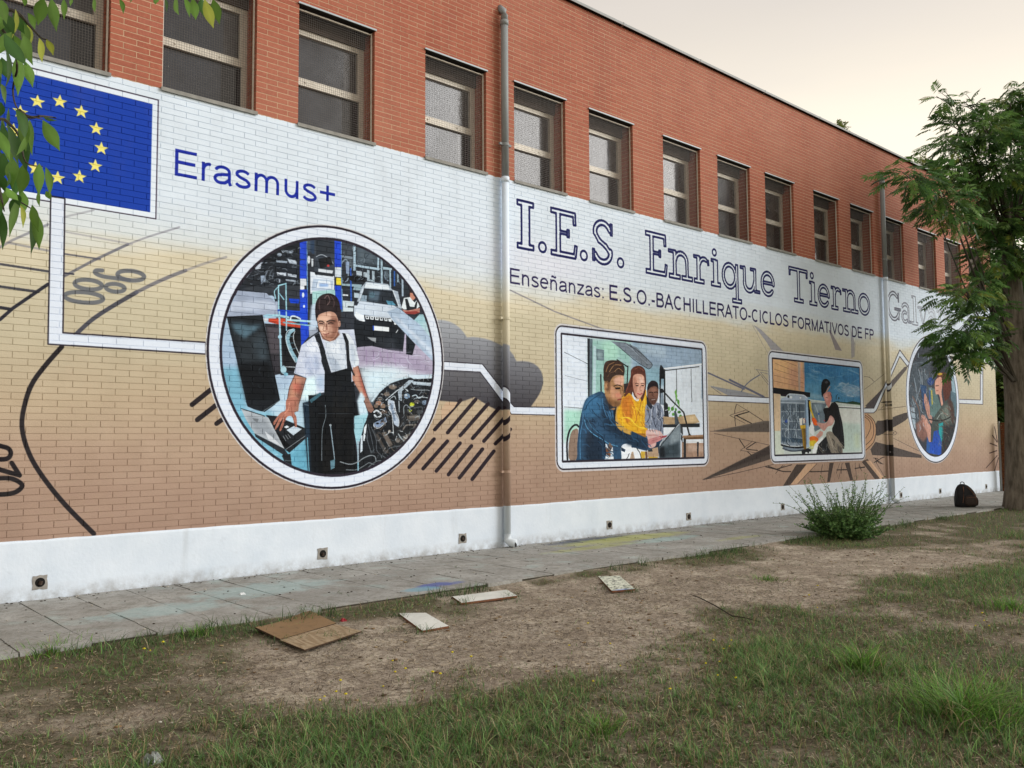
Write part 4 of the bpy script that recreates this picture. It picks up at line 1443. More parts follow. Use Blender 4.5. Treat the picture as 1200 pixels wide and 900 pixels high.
def _w(x, y): return photo_to_wall([(x, y)])[0]
_a, _b, _c, _d = _w(242, 412)[0], _w(519.5, 430)[0], _w(385, 264)[1], _w(383, 573.5)[1]
_e, _f, _g, _h = _w(1062, 470)[0], _w(1124, 470)[0], _w(1098, 394.5)[1], _w(1095, 542.5)[1]
RINGS = [((_a+_b)/2, (_c+_d)/2, (_b-_a)/2, (_c-_d)/2, .135, ROUNDEL1), ((_e+_f)/2, (_g+_h)/2, (_f-_e)/2, (_g-_h)/2, .14, ROUNDEL4)]
def _fr(tl, tr, bl, br, wd, data):
    tl, tr, bl, br = _w(*tl), _w(*tr), _w(*bl), _w(*br)
    return ((tl[0]+bl[0])/2, (tr[0]+br[0])/2, (bl[1]+br[1])/2, (tl[1]+tr[1])/2, .14, wd, data)
FRAMES = [_fr((651, 382), (828.3, 400), (652, 551), (829.5, 545), .105, PANEL2), _fr((900.3, 410.8), (1010.7, 424), (903.5, 542.5), (1013.7, 538), .115, PANEL3)]

# ================================================================ PAINT TEXTURE
PAINT = np.clip(paint_mural(), 0, 1)
img = bpy.data.images.new('wall_paint', TW, TH)
img.pixels.foreach_set(np.concatenate([PAINT[::-1], np.ones((TH, TW, 1))], 2).astype(np.float32).ravel())
img.update(); img.pack()
ZT, ZB, BH = 4.917, 0.527, 0.0605       # top of the painted band, top of the plinth, course height
PAINT_GAIN = (1.0, 1.03, 1.08, 1)

def wall_material(name, kind):
    """kind: brick / mortar / pipe - painted below ZT, bare above"""
    t = NT(name, .8 if kind != 'pipe' else .5, .12)
    x, y, z = t.xyz()
    u = t.math('DIVIDE', t.math('SUBTRACT', x, TX0), TX1-TX0); v = t.math('DIVIDE', t.math('SUBTRACT', z, TZ0), TZ1-TZ0)
    cb = t.n.new('ShaderNodeCombineXYZ'); t.l.new(u, cb.inputs[0]); t.l.new(v, cb.inputs[1])
    ti = t.n.new('ShaderNodeTexImage'); ti.image = img; ti.extension = 'EXTEND'; t.l.new(cb.outputs[0], ti.inputs['Vector'])
    paint = t.mix(1., ti.outputs['Color'], PAINT_GAIN, 'MULTIPLY')
    row = t.math('FLOOR', t.math('DIVIDE', t.math('SUBTRACT', z, ZT), BH))
    off = t.math('MULTIPLY', t.math('FLOORED_MODULO', row, 2.), .5)
    col = t.math('FLOOR', t.math('ADD', t.math('DIVIDE', x, .25), off))
    cc = t.n.new('ShaderNodeCombineXYZ'); t.l.new(col, cc.inputs[0]); t.l.new(row, cc.inputs[1])
    wn_ = t.n.new('ShaderNodeTexWhiteNoise'); wn_.noise_dimensions = '2D'; t.l.new(cc.outputs[0], wn_.inputs['Vector'])
    wv = wn_.outputs['Value']
    if kind == 'brick':
        base = t.mix(wv, srgb('995745'), srgb('a6644f'))
        base = t.mix(t.ramp(wv, .86, 1, 0, .55), base, srgb('93544a'))
        base = t.mix(t.ramp(t.noise(26, 4, .7), .45, .8, 0, .55), base, srgb('c07a62'))
        base = t.mix(t.ramp(t.noise(1.3, 5, .65, (1, 1, .16)), .52, .72, 0, .45), base, srgb('7c463c'))
        base = t.mix(t.ramp(t.noise(.5, 3, .5), .4, .7, 0, .35), base, srgb('b5806c'))
        base = t.mix(t.ramp(t.noise(70, 3, .6), .58, .8, 0, .5), base, srgb('7e3f33'))
        paint = t.mix(t.ramp(wv, 0, 1, .0, .07), paint, t.mix(1., paint, (.72, .7, .68, 1), 'MULTIPLY'))
    elif kind == 'mortar':
        base = t.mix(t.noise(9, 4), srgb('d3b698'), srgb('b89a80'))
        paint = t.mix(1., paint, (.97, .965, .96, 1), 'MULTIPLY')
    else:
        base = t.mix(t.noise(5, 4), srgb('7d8284'), srgb('94999a'))
    # small pits and chips that the paint missed
    pit = t.ramp(t.noise(38, 2, .5), .78, .82, 0, .35)
    if kind != 'pipe': paint = t.mix(pit, paint, srgb('6d625c'))
    dirt = t.ramp(t.noise(2.2, 5, .65, (1, 1, .35)), .52, .8, 0, .13)
    paint = t.mix(dirt, paint, srgb('6a655e'))
    edge = ZT-.004
    sel = t.math('GREATER_THAN', t.math('ADD', z, t.ramp(t.noise(14, 3), .3, .7, -.006, .006)), edge)
    c = t.mix(sel, paint, base)
    if kind == 'pipe':
        c = t.mix(t.math('LESS_THAN', z, ZB+.01), c, srgb('c6cfd6'))
    t.color(c); t.bump(t.math('ADD', t.noise(90, 3), t.noise(22, 3)), .25, .004)
    return t.m
M_BRICK = wall_material('brick_face', 'brick'); M_MORTAR = wall_material('mortar', 'mortar'); M_PIPE = wall_material('pipe_paint', 'pipe')

def plaster():
    t = NT('white_plaster', .85, .2); x, y, z = t.xyz()
    c = t.mix(t.ramp(t.noise(3, 5, .6), .35, .75), srgb('d3dde8'), srgb('c6d2df'))
    c = t.mix(t.ramp(t.noise(14, 4, .6), .6, .78, 0, .2), c, srgb('aab3bb'))
    low = t.math('MULTIPLY', t.ramp(z, .14, .0), t.ramp(t.noise(7, 5, .7), .35, .65))
    c = t.mix(t.math('MULTIPLY', low, .8), c, srgb('7d7972'))
    st = t.math('MULTIPLY', t.ramp(t.noise(5, 4, .6, (1, 1, .12)), .6, .75), .2)
    c = t.mix(st, c, srgb('8d8f8c'))
    t.color(c); t.bump(t.math('ADD', t.noise(35, 4), t.noise(6, 4)), .25, .008); return t.m
M_PLASTER = plaster()
M_ALU = simple('weathered_aluminium', 'cdc6b8', .5, .12, 20, .5, .2)
M_WHITEBAR = simple('pale_grille_frame', 'd0c8bc', .5, .12, 30)
M_WIRE = simple('grille_wire', '55504b', .5, .1, 30, .4, .4)
M_DARKSTEEL = simple('dark_lintel', '2c2a2a', .6, .3, 9)
M_SILL = simple('grey_stone_sill', '8b8a85', .8, .2, 12)
M_COPING = simple('pale_metal_coping', '8d8f8e', .7, .1, 5, .5, .3)
M_DRIP = simple('pale_drip_edge', 'a9b4ba', .5, .1, 9)
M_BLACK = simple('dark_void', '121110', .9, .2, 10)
M_CEMENT = simple('cement', '8d8a85', .9, .2, 30)
def glass():
    t = NT('dusty_window_glass', .18, .5)
    x, y, z = t.xyz()
    lit = t.mix(t.rand(), srgb('4c5059'), srgb('3f4249')); c = t.mix(t.ramp(t.noise(2.2, 4, .6), .3, .7), lit, srgb('36383d'))
    c = t.mix(t.ramp(t.noise(9, 5, .7), .55, .8, 0, .2), c, srgb('737579'))
    c = t.mix(t.ramp(t.noise(30, 2, .5), .74, .78, 0, .8), c, srgb('c8c8c8'))
    c = t.mix(t.ramp(x, 7.5, 12.5, 0, .85), c, t.mix(t.ramp(t.noise(5, 5, .7), .4, .65), srgb('2a2320'), srgb('51463d')))  # far panes browned: reflection of the brick jambs painted into the colour
    t.color(c); r = t.ramp(t.noise(3, 3, .5), .35, .65, .10, .18); t.l.new(r, t.b.inputs['Roughness']); return t.m
M_GLASS = glass()
M_SOFFITBOX = simple('dark_brown_box', '4b4038', .8, .25, 12)
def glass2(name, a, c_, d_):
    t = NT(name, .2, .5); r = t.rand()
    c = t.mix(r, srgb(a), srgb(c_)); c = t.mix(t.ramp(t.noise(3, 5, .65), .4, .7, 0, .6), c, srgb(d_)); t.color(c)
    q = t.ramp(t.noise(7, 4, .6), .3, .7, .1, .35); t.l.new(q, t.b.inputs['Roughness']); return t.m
M_GLASSM = glass2('dark_brown_glass', '2c2725', '3a3533', '4a4644')  # darker brown strip at the right of the upper sash
M_GLASSD = simple('dark_window_glass', '17161a', .12, .3, 4, .6, 0, .02)
M_OLDRUST = simple('rusted_iron', '3a2f28', .9, .4, 30)

# ================================================================ SCHOOL BUILDING
bld = thing('school_building', 'long red brick school building with a painted mural and a row of grilled windows', 'building', (0, 0, 0))
BX0, BX1, ZR = -6.0, 22.03, 7.80
NROW_DN = int((ZT-ZB)/BH)+1; NROW_UP = int((ZR-ZT)/BH)+1
WIN_X = [-3.25, -1.5, 0, 1.5, 3.25, 4.75, 6.25, 8, 9.5, 11, 12.75, 14.25, 15.75, 17.5, 19, 20.5]
WW, WROWS = 1.0, 23; WZ1 = ZT+WROWS*BH
WD = .29                                   # depth of the window recess

# mortar core with real openings
core = MB(); R_ = .0045
def wall_piece(x0, x1, z0, z1, faces='f'): core.box(x0, x1, R_, .5, z0, z1, faces)
core_x = [BX0+.01]+sum([[w-R_, w+WW+R_] for w in WIN_X], [])+[BX1-.01]
wall_piece(core_x[0], core_x[-1], 0, ZT-.004, 'fl'); core.box(core_x[0], core_x[-1], .0022, .5, WZ1+R_, ZR+.01, 'fb')
for i in range(0, len(core_x)-1, 2): core.box(core_x[i], core_x[i+1], .0022, .5, ZT-.004, WZ1+R_, 'flr')
core.obj('mortar', M_MORTAR, bld)['label'] = 'recessed mortar of the long wall'

# bricks: course by course, cut at the openings
def course_bricks(r):
    """r counts courses up from ZT (negative below); returns (x0, x1, deep) spans"""
    off = .125 if r % 2 else 0.
    spans = []; k0 = int(math.floor((BX0-off)/.25)); k1 = int(math.ceil((BX1-off)/.25))
    win = WIN_X if 0 <= r < WROWS else []
    for k in range(k0, k1):
        a, b = max(k*.25+off, BX0), min((k+1)*.25+off, BX1)
        if b-a < .03: continue
        deep = None; cut = False
        for w in win:
            if a < w+WW and b > w:
                if a >= w-1e-6 and b <= w+WW+1e-6: cut = True; break
                if a < w: b = w
                else: a = w+WW
        if cut or b-a < .03: continue
        for w in win:
            if abs(a-(w+WW)) < 1e-4 or abs(b-w) < 1e-4: deep = (abs(b-w) < 1e-4, abs(a-(w+WW)) < 1e-4)
        spans.append((a, b, deep))
    return spans
J = .0031
bricks = []
for r in range(-NROW_DN, NROW_UP):
    for (a, b, deep) in course_bricks(r): bricks.append((a, b, ZT+r*BH, deep, r))
def brick_size(a, b, z, d, r):
    if d: return -1
    x, y = project([(a+b)/2, 0, z+BH/2])
    if not (2 < x < 1198 and 2 < y < 898): return -1
    # behind the canopy leaves or not, large in the picture means near
    return abs(project([b, 0, z])[0]-project([a, 0, z])[0])*(1. if (b-a) > .24 else .2)
order = sorted(range(len(bricks)), key=lambda i: -brick_size(*bricks[i]))
single = set(order[:300])
bm_brick = MB(); bm_brick.box(J, .25-J, 0, .07, J, BH-J)
brick_mesh = bpy.data.meshes.new('brick'); brick_mesh.from_pydata(bm_brick.v, [], bm_brick.f); brick_mesh.materials.append(M_BRICK); brick_mesh.update()
bm_b2 = MB(); bm_b2.box(.0043, .25-.0043, 0, .07, .0043, BH-.0043)
brick_mesh2 = bpy.data.meshes.new('brick'); brick_mesh2.from_pydata(bm_b2.v, [], bm_b2.f); brick_mesh2.materials.append(M_BRICK); brick_mesh2.update()
PANEL_CLIPS = []
stuff = MB()
for i, (a, b, z, deep, r) in enumerate(bricks):
    dy = rnd.uniform(-.0009, .0009)
    if i in single:
        o = bpy.data.objects.new('brick', brick_mesh if r < 0 else brick_mesh2); o.location = (a, dy, z+rnd.uniform(-.0006, .0006)); link(o, bld)
    else:
        j0 = j1 = jj = J if r < 0 else .0043
        y1 = .03
        if deep:
            y1 = WD+.06
            if deep[0]: j1 = 0.
            if deep[1]: j0 = 0.
        zz = rnd.uniform(-.0006, .0006)
        stuff.box(a+j0, b-j1, dy, y1, z+jj+zz, z+BH-jj+zz, 'ftblr')
st = stuff.obj('brick', M_BRICK, bld); st['kind'] = 'stuff'; st['label'] = 'remaining bricks of the long wall'

# plinth, coping, roof and the plain far sides
def plinth(x0, x1):
    xs = np.arange(x0, x1+.001, .12); zs = [0, .06, .13, .2, .28, .36, .44, .50, .523, .527]
    V = []; F = []
    for i, x in enumerate(xs):
        for j, z in enumerate(zs):
            n = math.sin(x*3.1+z*7)*.0015+math.sin(x*7.7-z*5)*.001+rnd.uniform(-.0012, .0012)
            e = math.sin(x*2.3)*.004+rnd.uniform(-.004, .004) if j >= len(zs)-2 else 0
            V.append((x, -.018+n+(.012 if j == len(zs)-1 else 0), z-.02*(j == 0)+e))
        V.append((x, .012, zs[-1]+.002))
    m = len(zs)+1
    for i in range(len(xs)-1):
        for j in range(m-1): F.append((i*m+j, (i+1)*m+j, (i+1)*m+j+1, i*m+j+1))
    return mesh_obj('plinth', V, F, M_PLASTER, bld, True)
plinth(BX0, BX1)
b = MB(); b.box(BX0-.03, BX1+.04, -.055, -.045, ZR+.022, ZR+.062); b.box(BX0-.03, BX1+.04, -.045, .4, ZR+.056, ZR+.066)
for x in np.arange(BX0+1, BX1, 2.0): b.box(x, x+.03, -.058, .4, ZR+.020, ZR+.067)
b.obj('coping', M_COPING, bld)
b = MB(); b.box(BX0-.01, BX1+.01, -.028, .3, ZR+.0225, ZR+.05); b.obj('coping_shadow_strip', M_BLACK, bld)  # black strip painted as the shadowed gap under the coping
b = MB(); b.box(BX0, BX1, .4, 12, ZR-.25, ZR-.02); b.obj('roof', M_CEMENT, bld)
M_FARBRICK = simple('plain_brick', 'a3543f', .8, .15, 5)
b = MB(); b.box(BX0, BX0+.3, .03, 12, 0, ZR); b.box(BX1-.3, BX1, .03, 12, 0, ZR); b.box(BX0, BX1, 11.7, 12, 0, ZR); b.obj('far_wall', M_FARBRICK, bld)

# windows
def make_window():
    root = bpy.data.objects.new('window', None); root.parent = bld; C.objects.link(root); root.empty_display_size = .1
    H = WZ1-ZT
    s = MB()                                             # frame, local origin at the lower left front corner of the opening
    fy0, fy1 = WD-.05, WD; HT = H-.16
    s.box(0, .05, fy0, fy1, .0, HT); s.box(WW-.06, WW, fy0, fy1, 0, HT); s.box(.05, WW-.06, fy0, fy1, HT-.045, HT); s.box(.05, WW-.06, fy0, fy1, 0, .04)
    s.box(.05, WW-.06, fy0-.012, fy1-.01, .565, .65)
    s.box(WW-.088, WW-.063, fy0-.008, fy0+.03, .65, HT-.045); s.box(.053, .075, fy0-.008, fy0+.03, .65, HT-.045); s.box(.075, WW-.088, fy0-.008, fy0+.03, HT-.07, HT-.045)
    s.box(.2, .215, fy0-.02, fy0-.01, .6, .615); s.box(.68, .695, fy0-.02, fy0-.01, .6, .615)
    s.obj('frame', M_ALU, root)
    s = MB(); s.box(0, WW, fy0-.03, fy1, HT+.002, H-.006); s.obj('soffit_shade_box', M_SOFFITBOX, root)  # added dark box standing in for the shaded soffit of the recess
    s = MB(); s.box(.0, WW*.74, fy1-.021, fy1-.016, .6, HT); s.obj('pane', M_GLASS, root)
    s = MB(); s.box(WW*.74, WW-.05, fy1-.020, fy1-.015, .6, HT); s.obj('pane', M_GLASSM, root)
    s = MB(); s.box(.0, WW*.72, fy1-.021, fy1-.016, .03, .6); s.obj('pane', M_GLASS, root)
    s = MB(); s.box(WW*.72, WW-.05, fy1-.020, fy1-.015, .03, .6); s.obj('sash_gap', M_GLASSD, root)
    s = MB(); s.box(WW-.022, WW-.006, .045, .06, .01, H-.02); s.box(.006, .022, .045, .06, .01, H-.02)
    s.box(.022, WW-.022, .045, .06, .012, .026); s.box(.022, WW-.022, .045, .06, H-.045, H-.03)
    s.obj('grille_frame', M_WHITEBAR, root)
    s = MB()
    for i in range(1, 36): x = .024+i*(WW-.048)/36; s.box(x-.001, x+.001, .05, .0518, .02, H-.03, 'flr')
    for i in range(1, 50): z = .02+i*(H-.05)/50; s.box(.024, WW-.024, .0521, .0539, z-.001, z+.001, 'ftb')
    s.obj('wire_grille', M_WIRE, root)
    s = MB(); s.box(-.012, WW+.012, -.012, WD, -.004, .014); s.box(-.012, WW+.012, -.022, -.012, -.022, .016); s.obj('sill', M_SILL, root)
    s = MB(); s.box(-.015, WW+.015, -.012, WD, H-.004, H+.006); s.obj('lintel', M_DARKSTEEL, root)
    s = MB(); s.box(-.015, WW+.015, -.024, -.0125, H-.003, H+.016); s.obj('drip_edge', M_DRIP, root)
    s = MB(); s.box(-.03, WW+.03, WD+.002, WD+.02, -.03, H+.03); s.obj('dark_room', M_BLACK, root)
    return root
def copy_tree(o, parent):
    c = o.copy(); C.objects.link(c); c.parent = parent
    for ch in list(o.children): copy_tree(ch, c)
    return c
w0 = make_window()
for i, x in enumerate(WIN_X):
    w = w0 if i == 0 else copy_tree(w0, bld)
    w.location = (x, 0, ZT)

# downpipes
def downpipe(x, top, brackets):
    root = bpy.data.objects.new('downpipe', None); root.parent = bld; C.objects.link(root); root.location = (x, 0, 0)
    y = -.075
    m = MB(); m.tube([(0, .02, top+.16), (0, y+.02, top+.09), (0, y, top+.02), (0, y, top-.06)], .048, 16)
    m.tube([(0, y, top-.06), (0, y, ZT-.02)], .050, 16); m.tube([(0, y, ZT-.02), (0, y, .16)], .0485, 16)
    for z in (top-.06, ZT-.02): m.tube([(0, y, z-.06), (0, y, z+.01)], .0565, 16)
    o = m.obj('pipe', M_PIPE, root, True)
    m = MB(); m.tube([(0, y, .17), (0, y-.005, .10), (.02, y-.05, .06), (.05, y-.11, .05)], .056, 14); m.obj('shoe', M_PIPE, root, True)
    m = MB(); m.tube([(.0505, y-.1105, .05), (.0508, y-.111, .05)], .046, 14); m.obj('outlet', M_BLACK, root)
    for z in brackets:
        m = MB(); m.tube([(0, y, z-.018), (0, y, z+.018)], .0555, 16); m.box(.05, .1, -.09, -.06, z-.015, z+.015); m.box(-.1, -.05, -.09, -.06, z-.015, z+.015); m.obj('bracket', M_PIPE, root)
downpipe(4.515, 7.12, [5.35, 3.0, .98]); downpipe(15.6, 7.1, [5.3, 2.6, 1.1])

# plinth vents
for px, py in [(46, 684), (377, 647), (541, 632), (713, 613.5), (806, 605), (916, 596), (1055, 585), (1101, 580), (1155, 575)]:
    X = photo_to_wall([(px, py)])[0][0]; Z = .155+rnd.uniform(-.01, .01)
    root = bpy.data.objects.new('vent', None); root.parent = bld; C.objects.link(root); root.location = (X, -.02, Z)
    m = MB(); w_ = .062
    ring = [(math.cos(t)*.042, math.sin(t)*.042) for t in np.linspace(0, 2*math.pi, 17)[:-1]]
    sq = []
    for cx, cz in ring:
        k = w_/max(abs(cx), abs(cz)); sq.append((cx*k*rnd.uniform(.9, 1.06), cz*k*rnd.uniform(.9, 1.06)))
    n = 16; m.v = [(a, -.006, b_) for a, b_ in ring]+[(a, -.004, b_) for a, b_ in sq]+[(a, .02, b_) for a, b_ in ring]+[(a, .006, b_) for a, b_ in sq]
    for k in range(n):
        j = (k+1) % n; m.f += [(k, k+n, j+n, j), (k, j, j+2*n, k+2*n), (k+n, k+3*n, j+3*n, j+n)]
    m.obj('surround', M_CEMENT, root)
    m = MB(); m.tube([(0, -.0065, 0), (0, -.0045, 0)], .041, 16); m.obj('opening', M_BLACK, root)
    m = MB(); m.tube([(rnd.uniform(-.01, .01), -.009, .012), (0, -.007, -.02)], .017, 6); m.obj('pipe_stub', M_OLDRUST, root)

# ================================================================ GROUND
def sidewalk_mat():
    t = NT('worn_concrete_slab', .9, .2); x, y, z = t.xyz()
    c = t.mix(t.rand(), srgb('979794'), srgb('a6a6a2'))
    c = t.mix(t.ramp(t.noise(1.7, 6, .65), .35, .7), c, srgb('85847f'))
    c = t.mix(t.ramp(t.noise(7, 6, .7), .48, .66, 0, .7), c, srgb('74726b')); c = t.mix(t.ramp(t.noise(22, 5, .7), .52, .64, 0, .5), c, srgb('625f58'))
    c = t.mix(t.ramp(t.noise(2.4, 5, .6), .56, .72, 0, .42), c, srgb('a3bab8'))
    c = t.mix(t.ramp(t.noise(45, 4, .6), .55, .75, 0, .6), c, srgb('5d5951'))
    c = t.mix(t.ramp(t.noise(130, 2, .5), .62, .75, 0, .55), c, srgb('c3c0b8'))
    def patch(px, py, rx, ry, col, amt):
        nonlocal c
        g = photo_to_ground(px, py)
        d = t.math('ADD', t.math('POWER', t.math('DIVIDE', t.math('SUBTRACT', x, float(g[0])), rx), 2.), t.math('POWER', t.math('DIVIDE', t.math('SUBTRACT', y, float(g[1])), ry), 2.))
        d = t.math('ADD', d, t.ramp(t.noise(6, 5, .7), .2, .8, -.9, .9))
        c = t.mix(t.ramp(d, 1.1, .3, 0, amt), c, srgb(col))
    patch(690, 633, .9, .2, '3f4a5c', .75); patch(735, 631, 1.4, .28, 'a8ad5a', .6); patch(700, 641, 1.0, .15, '9fa45e', .5); patch(780, 632, .8, .2, '9cc0c0', .4)
    patch(515, 685, .30, .12, '4c5a9a', .8); patch(495, 690, .22, .12, '6fa0b4', .6); patch(868, 630, .6, .12, 'a8ad5a', .3); patch(310, 690, .8, .4, '9fb9bb', .5); patch(190, 715, .6, .3, '9fb9bb', .5)
    t.color(c); t.bump(t.math('ADD', t.noise(60, 4, .7), t.noise(9, 4)), .5, .006); return t.m
M_SLAB = sidewalk_mat()
M_JOINT = simple('joint_dirt', '3d382f', .95, .3, 40)
SW = 2.12
side = MB(); side.box(-9, 45, -SW+.01, .02, -.3, -.012)
side.box(-9, -3.42, -SW, -.02, -.1, .0); side.box(23.3, 45, -SW, -.02, -.1, .0)
sw = side.obj('sidewalk', M_JOINT); sw['kind'] = 'structure'
slab_meshes = []
rows = [(-.43, -.02), (-.85, -.43), (-1.27, -.85), (-1.69, -1.27), (-SW, -1.69)]
SL = .45
x = -3.4; ns = 0
while x < 23.2:
    for ri, (y0, y1) in enumerate(rows):
        g = .0055; m = MB(); x0, x1 = x+g+rnd.uniform(-.004, .004), x+SL-g+rnd.uniform(-.004, .004)
        dz = [rnd.uniform(-.004, .003) for _ in range(4)]
        e = rnd.uniform(-.012, .012) if ri == 4 else 0
        m.v = [(x0, y0+g-e, -.1), (x1, y0+g-e, -.1), (x1, y1-g, -.1), (x0, y1-g, -.1), (x0, y0+g-e, dz[0]), (x1, y0+g-e, dz[1]), (x1, y1-g, dz[2]), (x0, y1-g, dz[3])]
        m.f = [(4, 5, 6, 7), (0, 1, 5, 4), (2, 3, 7, 6), (0, 4, 7, 3), (1, 2, 6, 5)]
        m.obj('paving_slab', M_SLAB, sw); ns += 1
    x += SL

def gp(px, py, z=-.05): g = photo_to_ground(px, py, z); return (float(g[0]), float(g[1]))
rng = np.random.default_rng(5)
def fbm(x, y, seed=0, oct=5, f0=1.):
    r = np.random.default_rng(seed); v = np.zeros_like(x); a = 1.; f = f0; tot = 0
    for _ in range(oct):
        for _k in range(3):
            th = r.uniform(0, 6.28); ph = r.uniform(0, 6.28); ff = f*r.uniform(.8, 1.25)
            v = v+a*np.sin((x*np.cos(th)+y*np.sin(th))*ff+ph+1.7*np.sin((x*np.sin(th)-y*np.cos(th))*ff*.8+ph*2)); tot += a
        a *= .55; f *= 2.05
    return v/tot*1.6
BARE = [(gp(640, 725), 2.2, .8), (gp(800, 690), 3.0, .75), (gp(420, 768), .8, .28), (gp(960, 668), 3.2, .7), (gp(690, 750), 1.0, .35)]
def bare(x, y):
    b = np.zeros_like(x)
    for (cx, cy), rx, ry in BARE:
        # ellipses lie along the wall direction
        d = ((x-cx)/rx)**2+((y-cy)/ry)**2; b = np.maximum(b, np.exp(-d*.9))
    return b
def lush(x, y):
    """0 bare .. 1 lush"""
    v = .53-1.0*bare(x, y)+.50*fbm(x, y, 3, 6, 1.7)+.26*np.clip((-y-4.3)/1.1, 0, 1)+.22*np.clip((-.2-x)/.8, 0, 1)+.14*np.clip((x-7)/5, 0, 1)+.30*fbm(x, y, 77, 4, 8.)-.06
    v = v+.55*np.exp(-((y+2.3)/.16)**2)*(fbm(x, y, 8, 3, 1.6) > -.15)        # weeds against the kerb
    v = v+.35*np.exp(-(((x-16)/7)**2+((y+3.2)/.8)**2))
    return np.clip(v, .07, 1.15)
def ground_z(x, y): return -.062+.035*np.exp(-np.clip(-y-2.12, 0, 9)/.22)+.012*fbm(x, y, 21, 4, 1.3)+.006*fbm(x, y, 22, 3, 9.)+.03*np.clip((-y-2.3)/.4, -1, 0)*0
def soil_mat():
    t = NT('dry_earth', .95, .1)
    v = t.attr('tint')
    n1 = t.noise(2.6, 6, .7); n2 = t.noise(20, 6, .7); n3 = t.noise(120, 3, .6); n4 = t.noise(60, 4, .7, (1, .35, 1))
    sep = t.n.new('ShaderNodeSeparateColor'); t.l.new(v, sep.inputs[0]); L_ = sep.outputs[0]
    c = t.mix(t.ramp(n1, .38, .62), srgb('b5aa9b'), srgb('978b7c'))
    c = t.mix(t.ramp(t.noise(3.6, 6, .7), .50, .60, 0, .8), c, srgb('cdc2b0'))
    c = t.mix(t.ramp(n2, .45, .62, 0, .6), c, srgb('726659'))
    c = t.mix(t.ramp(n3, .5, .68, 0, .5), c, srgb('b5a896'))
    c = t.mix(t.ramp(n4, .52, .64, 0, .6), c, srgb('50463b'))
    g = t.mix(t.ramp(n2, .4, .6), srgb('55573f'), srgb('6d6354')); g = t.mix(t.ramp(n3, .55, .7, 0, .5), g, srgb('84785f'))
    c = t.mix(t.ramp(L_, .12, .62), c, g)  # earth greener and darker where lush: shade under the blades painted in
    t.color(c); t.bump(t.math('ADD', t.math('MULTIPLY', n2, 1.2), n3), .9, .02); return t.m
M_SOIL = soil_mat()
def graded(a, b, lo, hi, fine):
    v = list(np.arange(lo, hi, fine)); s = fine; x = lo
    left = []; 
    while x > a: s *= 1.35; x -= s; left.append(max(x, a))
    s = fine; x = v[-1]; right = []
    while x < b: s *= 1.35; x += s; right.append(min(x, b))
    return np.array(left[::-1]+v+right)
gx = graded(-700, 900, -4, 22, .08); gy = graded(-600, 900, -8.5, -1.9, .07)
XX, YY = np.meshgrid(gx, gy, indexing='ij')
ZZ = np.where((YY > -9.5) & (YY < -1.5) & (XX > -7) & (XX < 27), ground_z(XX, YY), -.065); ZZ = np.where(YY > -2.0, -.12, ZZ)
V = np.stack([XX.ravel(), YY.ravel(), ZZ.ravel()], 1); nx, ny = XX.shape
I = np.arange(nx*ny).reshape(nx, ny); F = np.stack([I[:-1, :-1], I[1:, :-1], I[1:, 1:], I[:-1, 1:]], -1).reshape(-1, 4)
lv = np.where((abs(XX) < 60) & (abs(YY) < 60), lush(XX, YY), .6).ravel()
gr = fast_obj('ground', V, F, M_SOIL, None, np.stack([lv, lv, lv], 1).clip(0, 1), True); gr['kind'] = 'structure'

# grass, litter
def leaf_mat(name, rough=.6, trans=.25):
    t = NT(name, rough, .25); c = t.attr('tint'); t.color(t.mix(t.ramp(t.noise(30, 3), .3, .7, 0, .35), c, t.mix(1., c, (.6, .65, .5, 1), 'MULTIPLY')))
    tr = t.n.new('ShaderNodeBsdfTranslucent'); t.l.new(c, tr.inputs['Color']); mx = t.n.new('ShaderNodeMixShader'); mx.inputs[0].default_value = trans
    out = t.n['Material Output']; t.l.new(t.b.outputs[0], mx.inputs[1]); t.l.new(tr.outputs[0], mx.inputs[2]); t.l.new(mx.outputs[0], out.inputs['Surface']); return t.m
M_GRASS = leaf_mat('grass_blade', .6, .3); M_LEAF = leaf_mat('tree_leaf', .45, .3); M_STRAW = leaf_mat('straw', .8, .1)
def lin(h): return np.array(srgb(h)[:3])
def blades(x, y, z, h, w, lean, col, nseg=3, r=None, az=None):
    """curved tapering blades; arrays of equal length -> V, F, colours"""
    r = r or rng; n = len(x); az = r.uniform(0, 2*np.pi, n) if az is None else az; face = az+r.uniform(-.9, .9, n)+np.pi/2
    t = np.linspace(0, 1, nseg+1); V = np.zeros((n, nseg+1, 2, 3))
    for k, tt in enumerate(t):
        out = lean*h*tt**1.8; up = h*(tt-.35*lean*tt**2.2)
        cx = x+np.cos(az)*out; cy = y+np.sin(az)*out; cz = z+np.maximum(up, .002)
        ww = w*(1-tt**1.6)*.5+.0002
        V[:, k, 0] = np.stack([cx-np.cos(face)*ww, cy-np.sin(face)*ww, cz], 1); V[:, k, 1] = np.stack([cx+np.cos(face)*ww, cy+np.sin(face)*ww, cz], 1)
    base = (np.arange(n)*(nseg+1)*2)[:, None]
    F = np.concatenate([base+np.array([[2*k, 2*k+1, 2*k+3, 2*k+2]]) for k in range(nseg)], 0)
    cc = np.repeat(col[:, None, :], (nseg+1)*2, 1)
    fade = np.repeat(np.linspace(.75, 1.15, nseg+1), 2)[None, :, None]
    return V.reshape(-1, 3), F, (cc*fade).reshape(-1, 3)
def merge(parts):
    V = []; F = []; K = []; o = 0
    for v, f, c in parts: V.append(v); F.append(f+o); K.append(c); o += len(v)
    return np.concatenate(V), np.concatenate(F), np.concatenate(K)
GREENS = np.array([lin('4a6536'), lin('55703e'), lin('5f7a4a'), lin('415836'), lin('6f8756'), lin('526a4a')]); DRY = np.array([lin('9a8a68'), lin('84755a'), lin('a99a7c'), lin('6e6048')])
parts = []
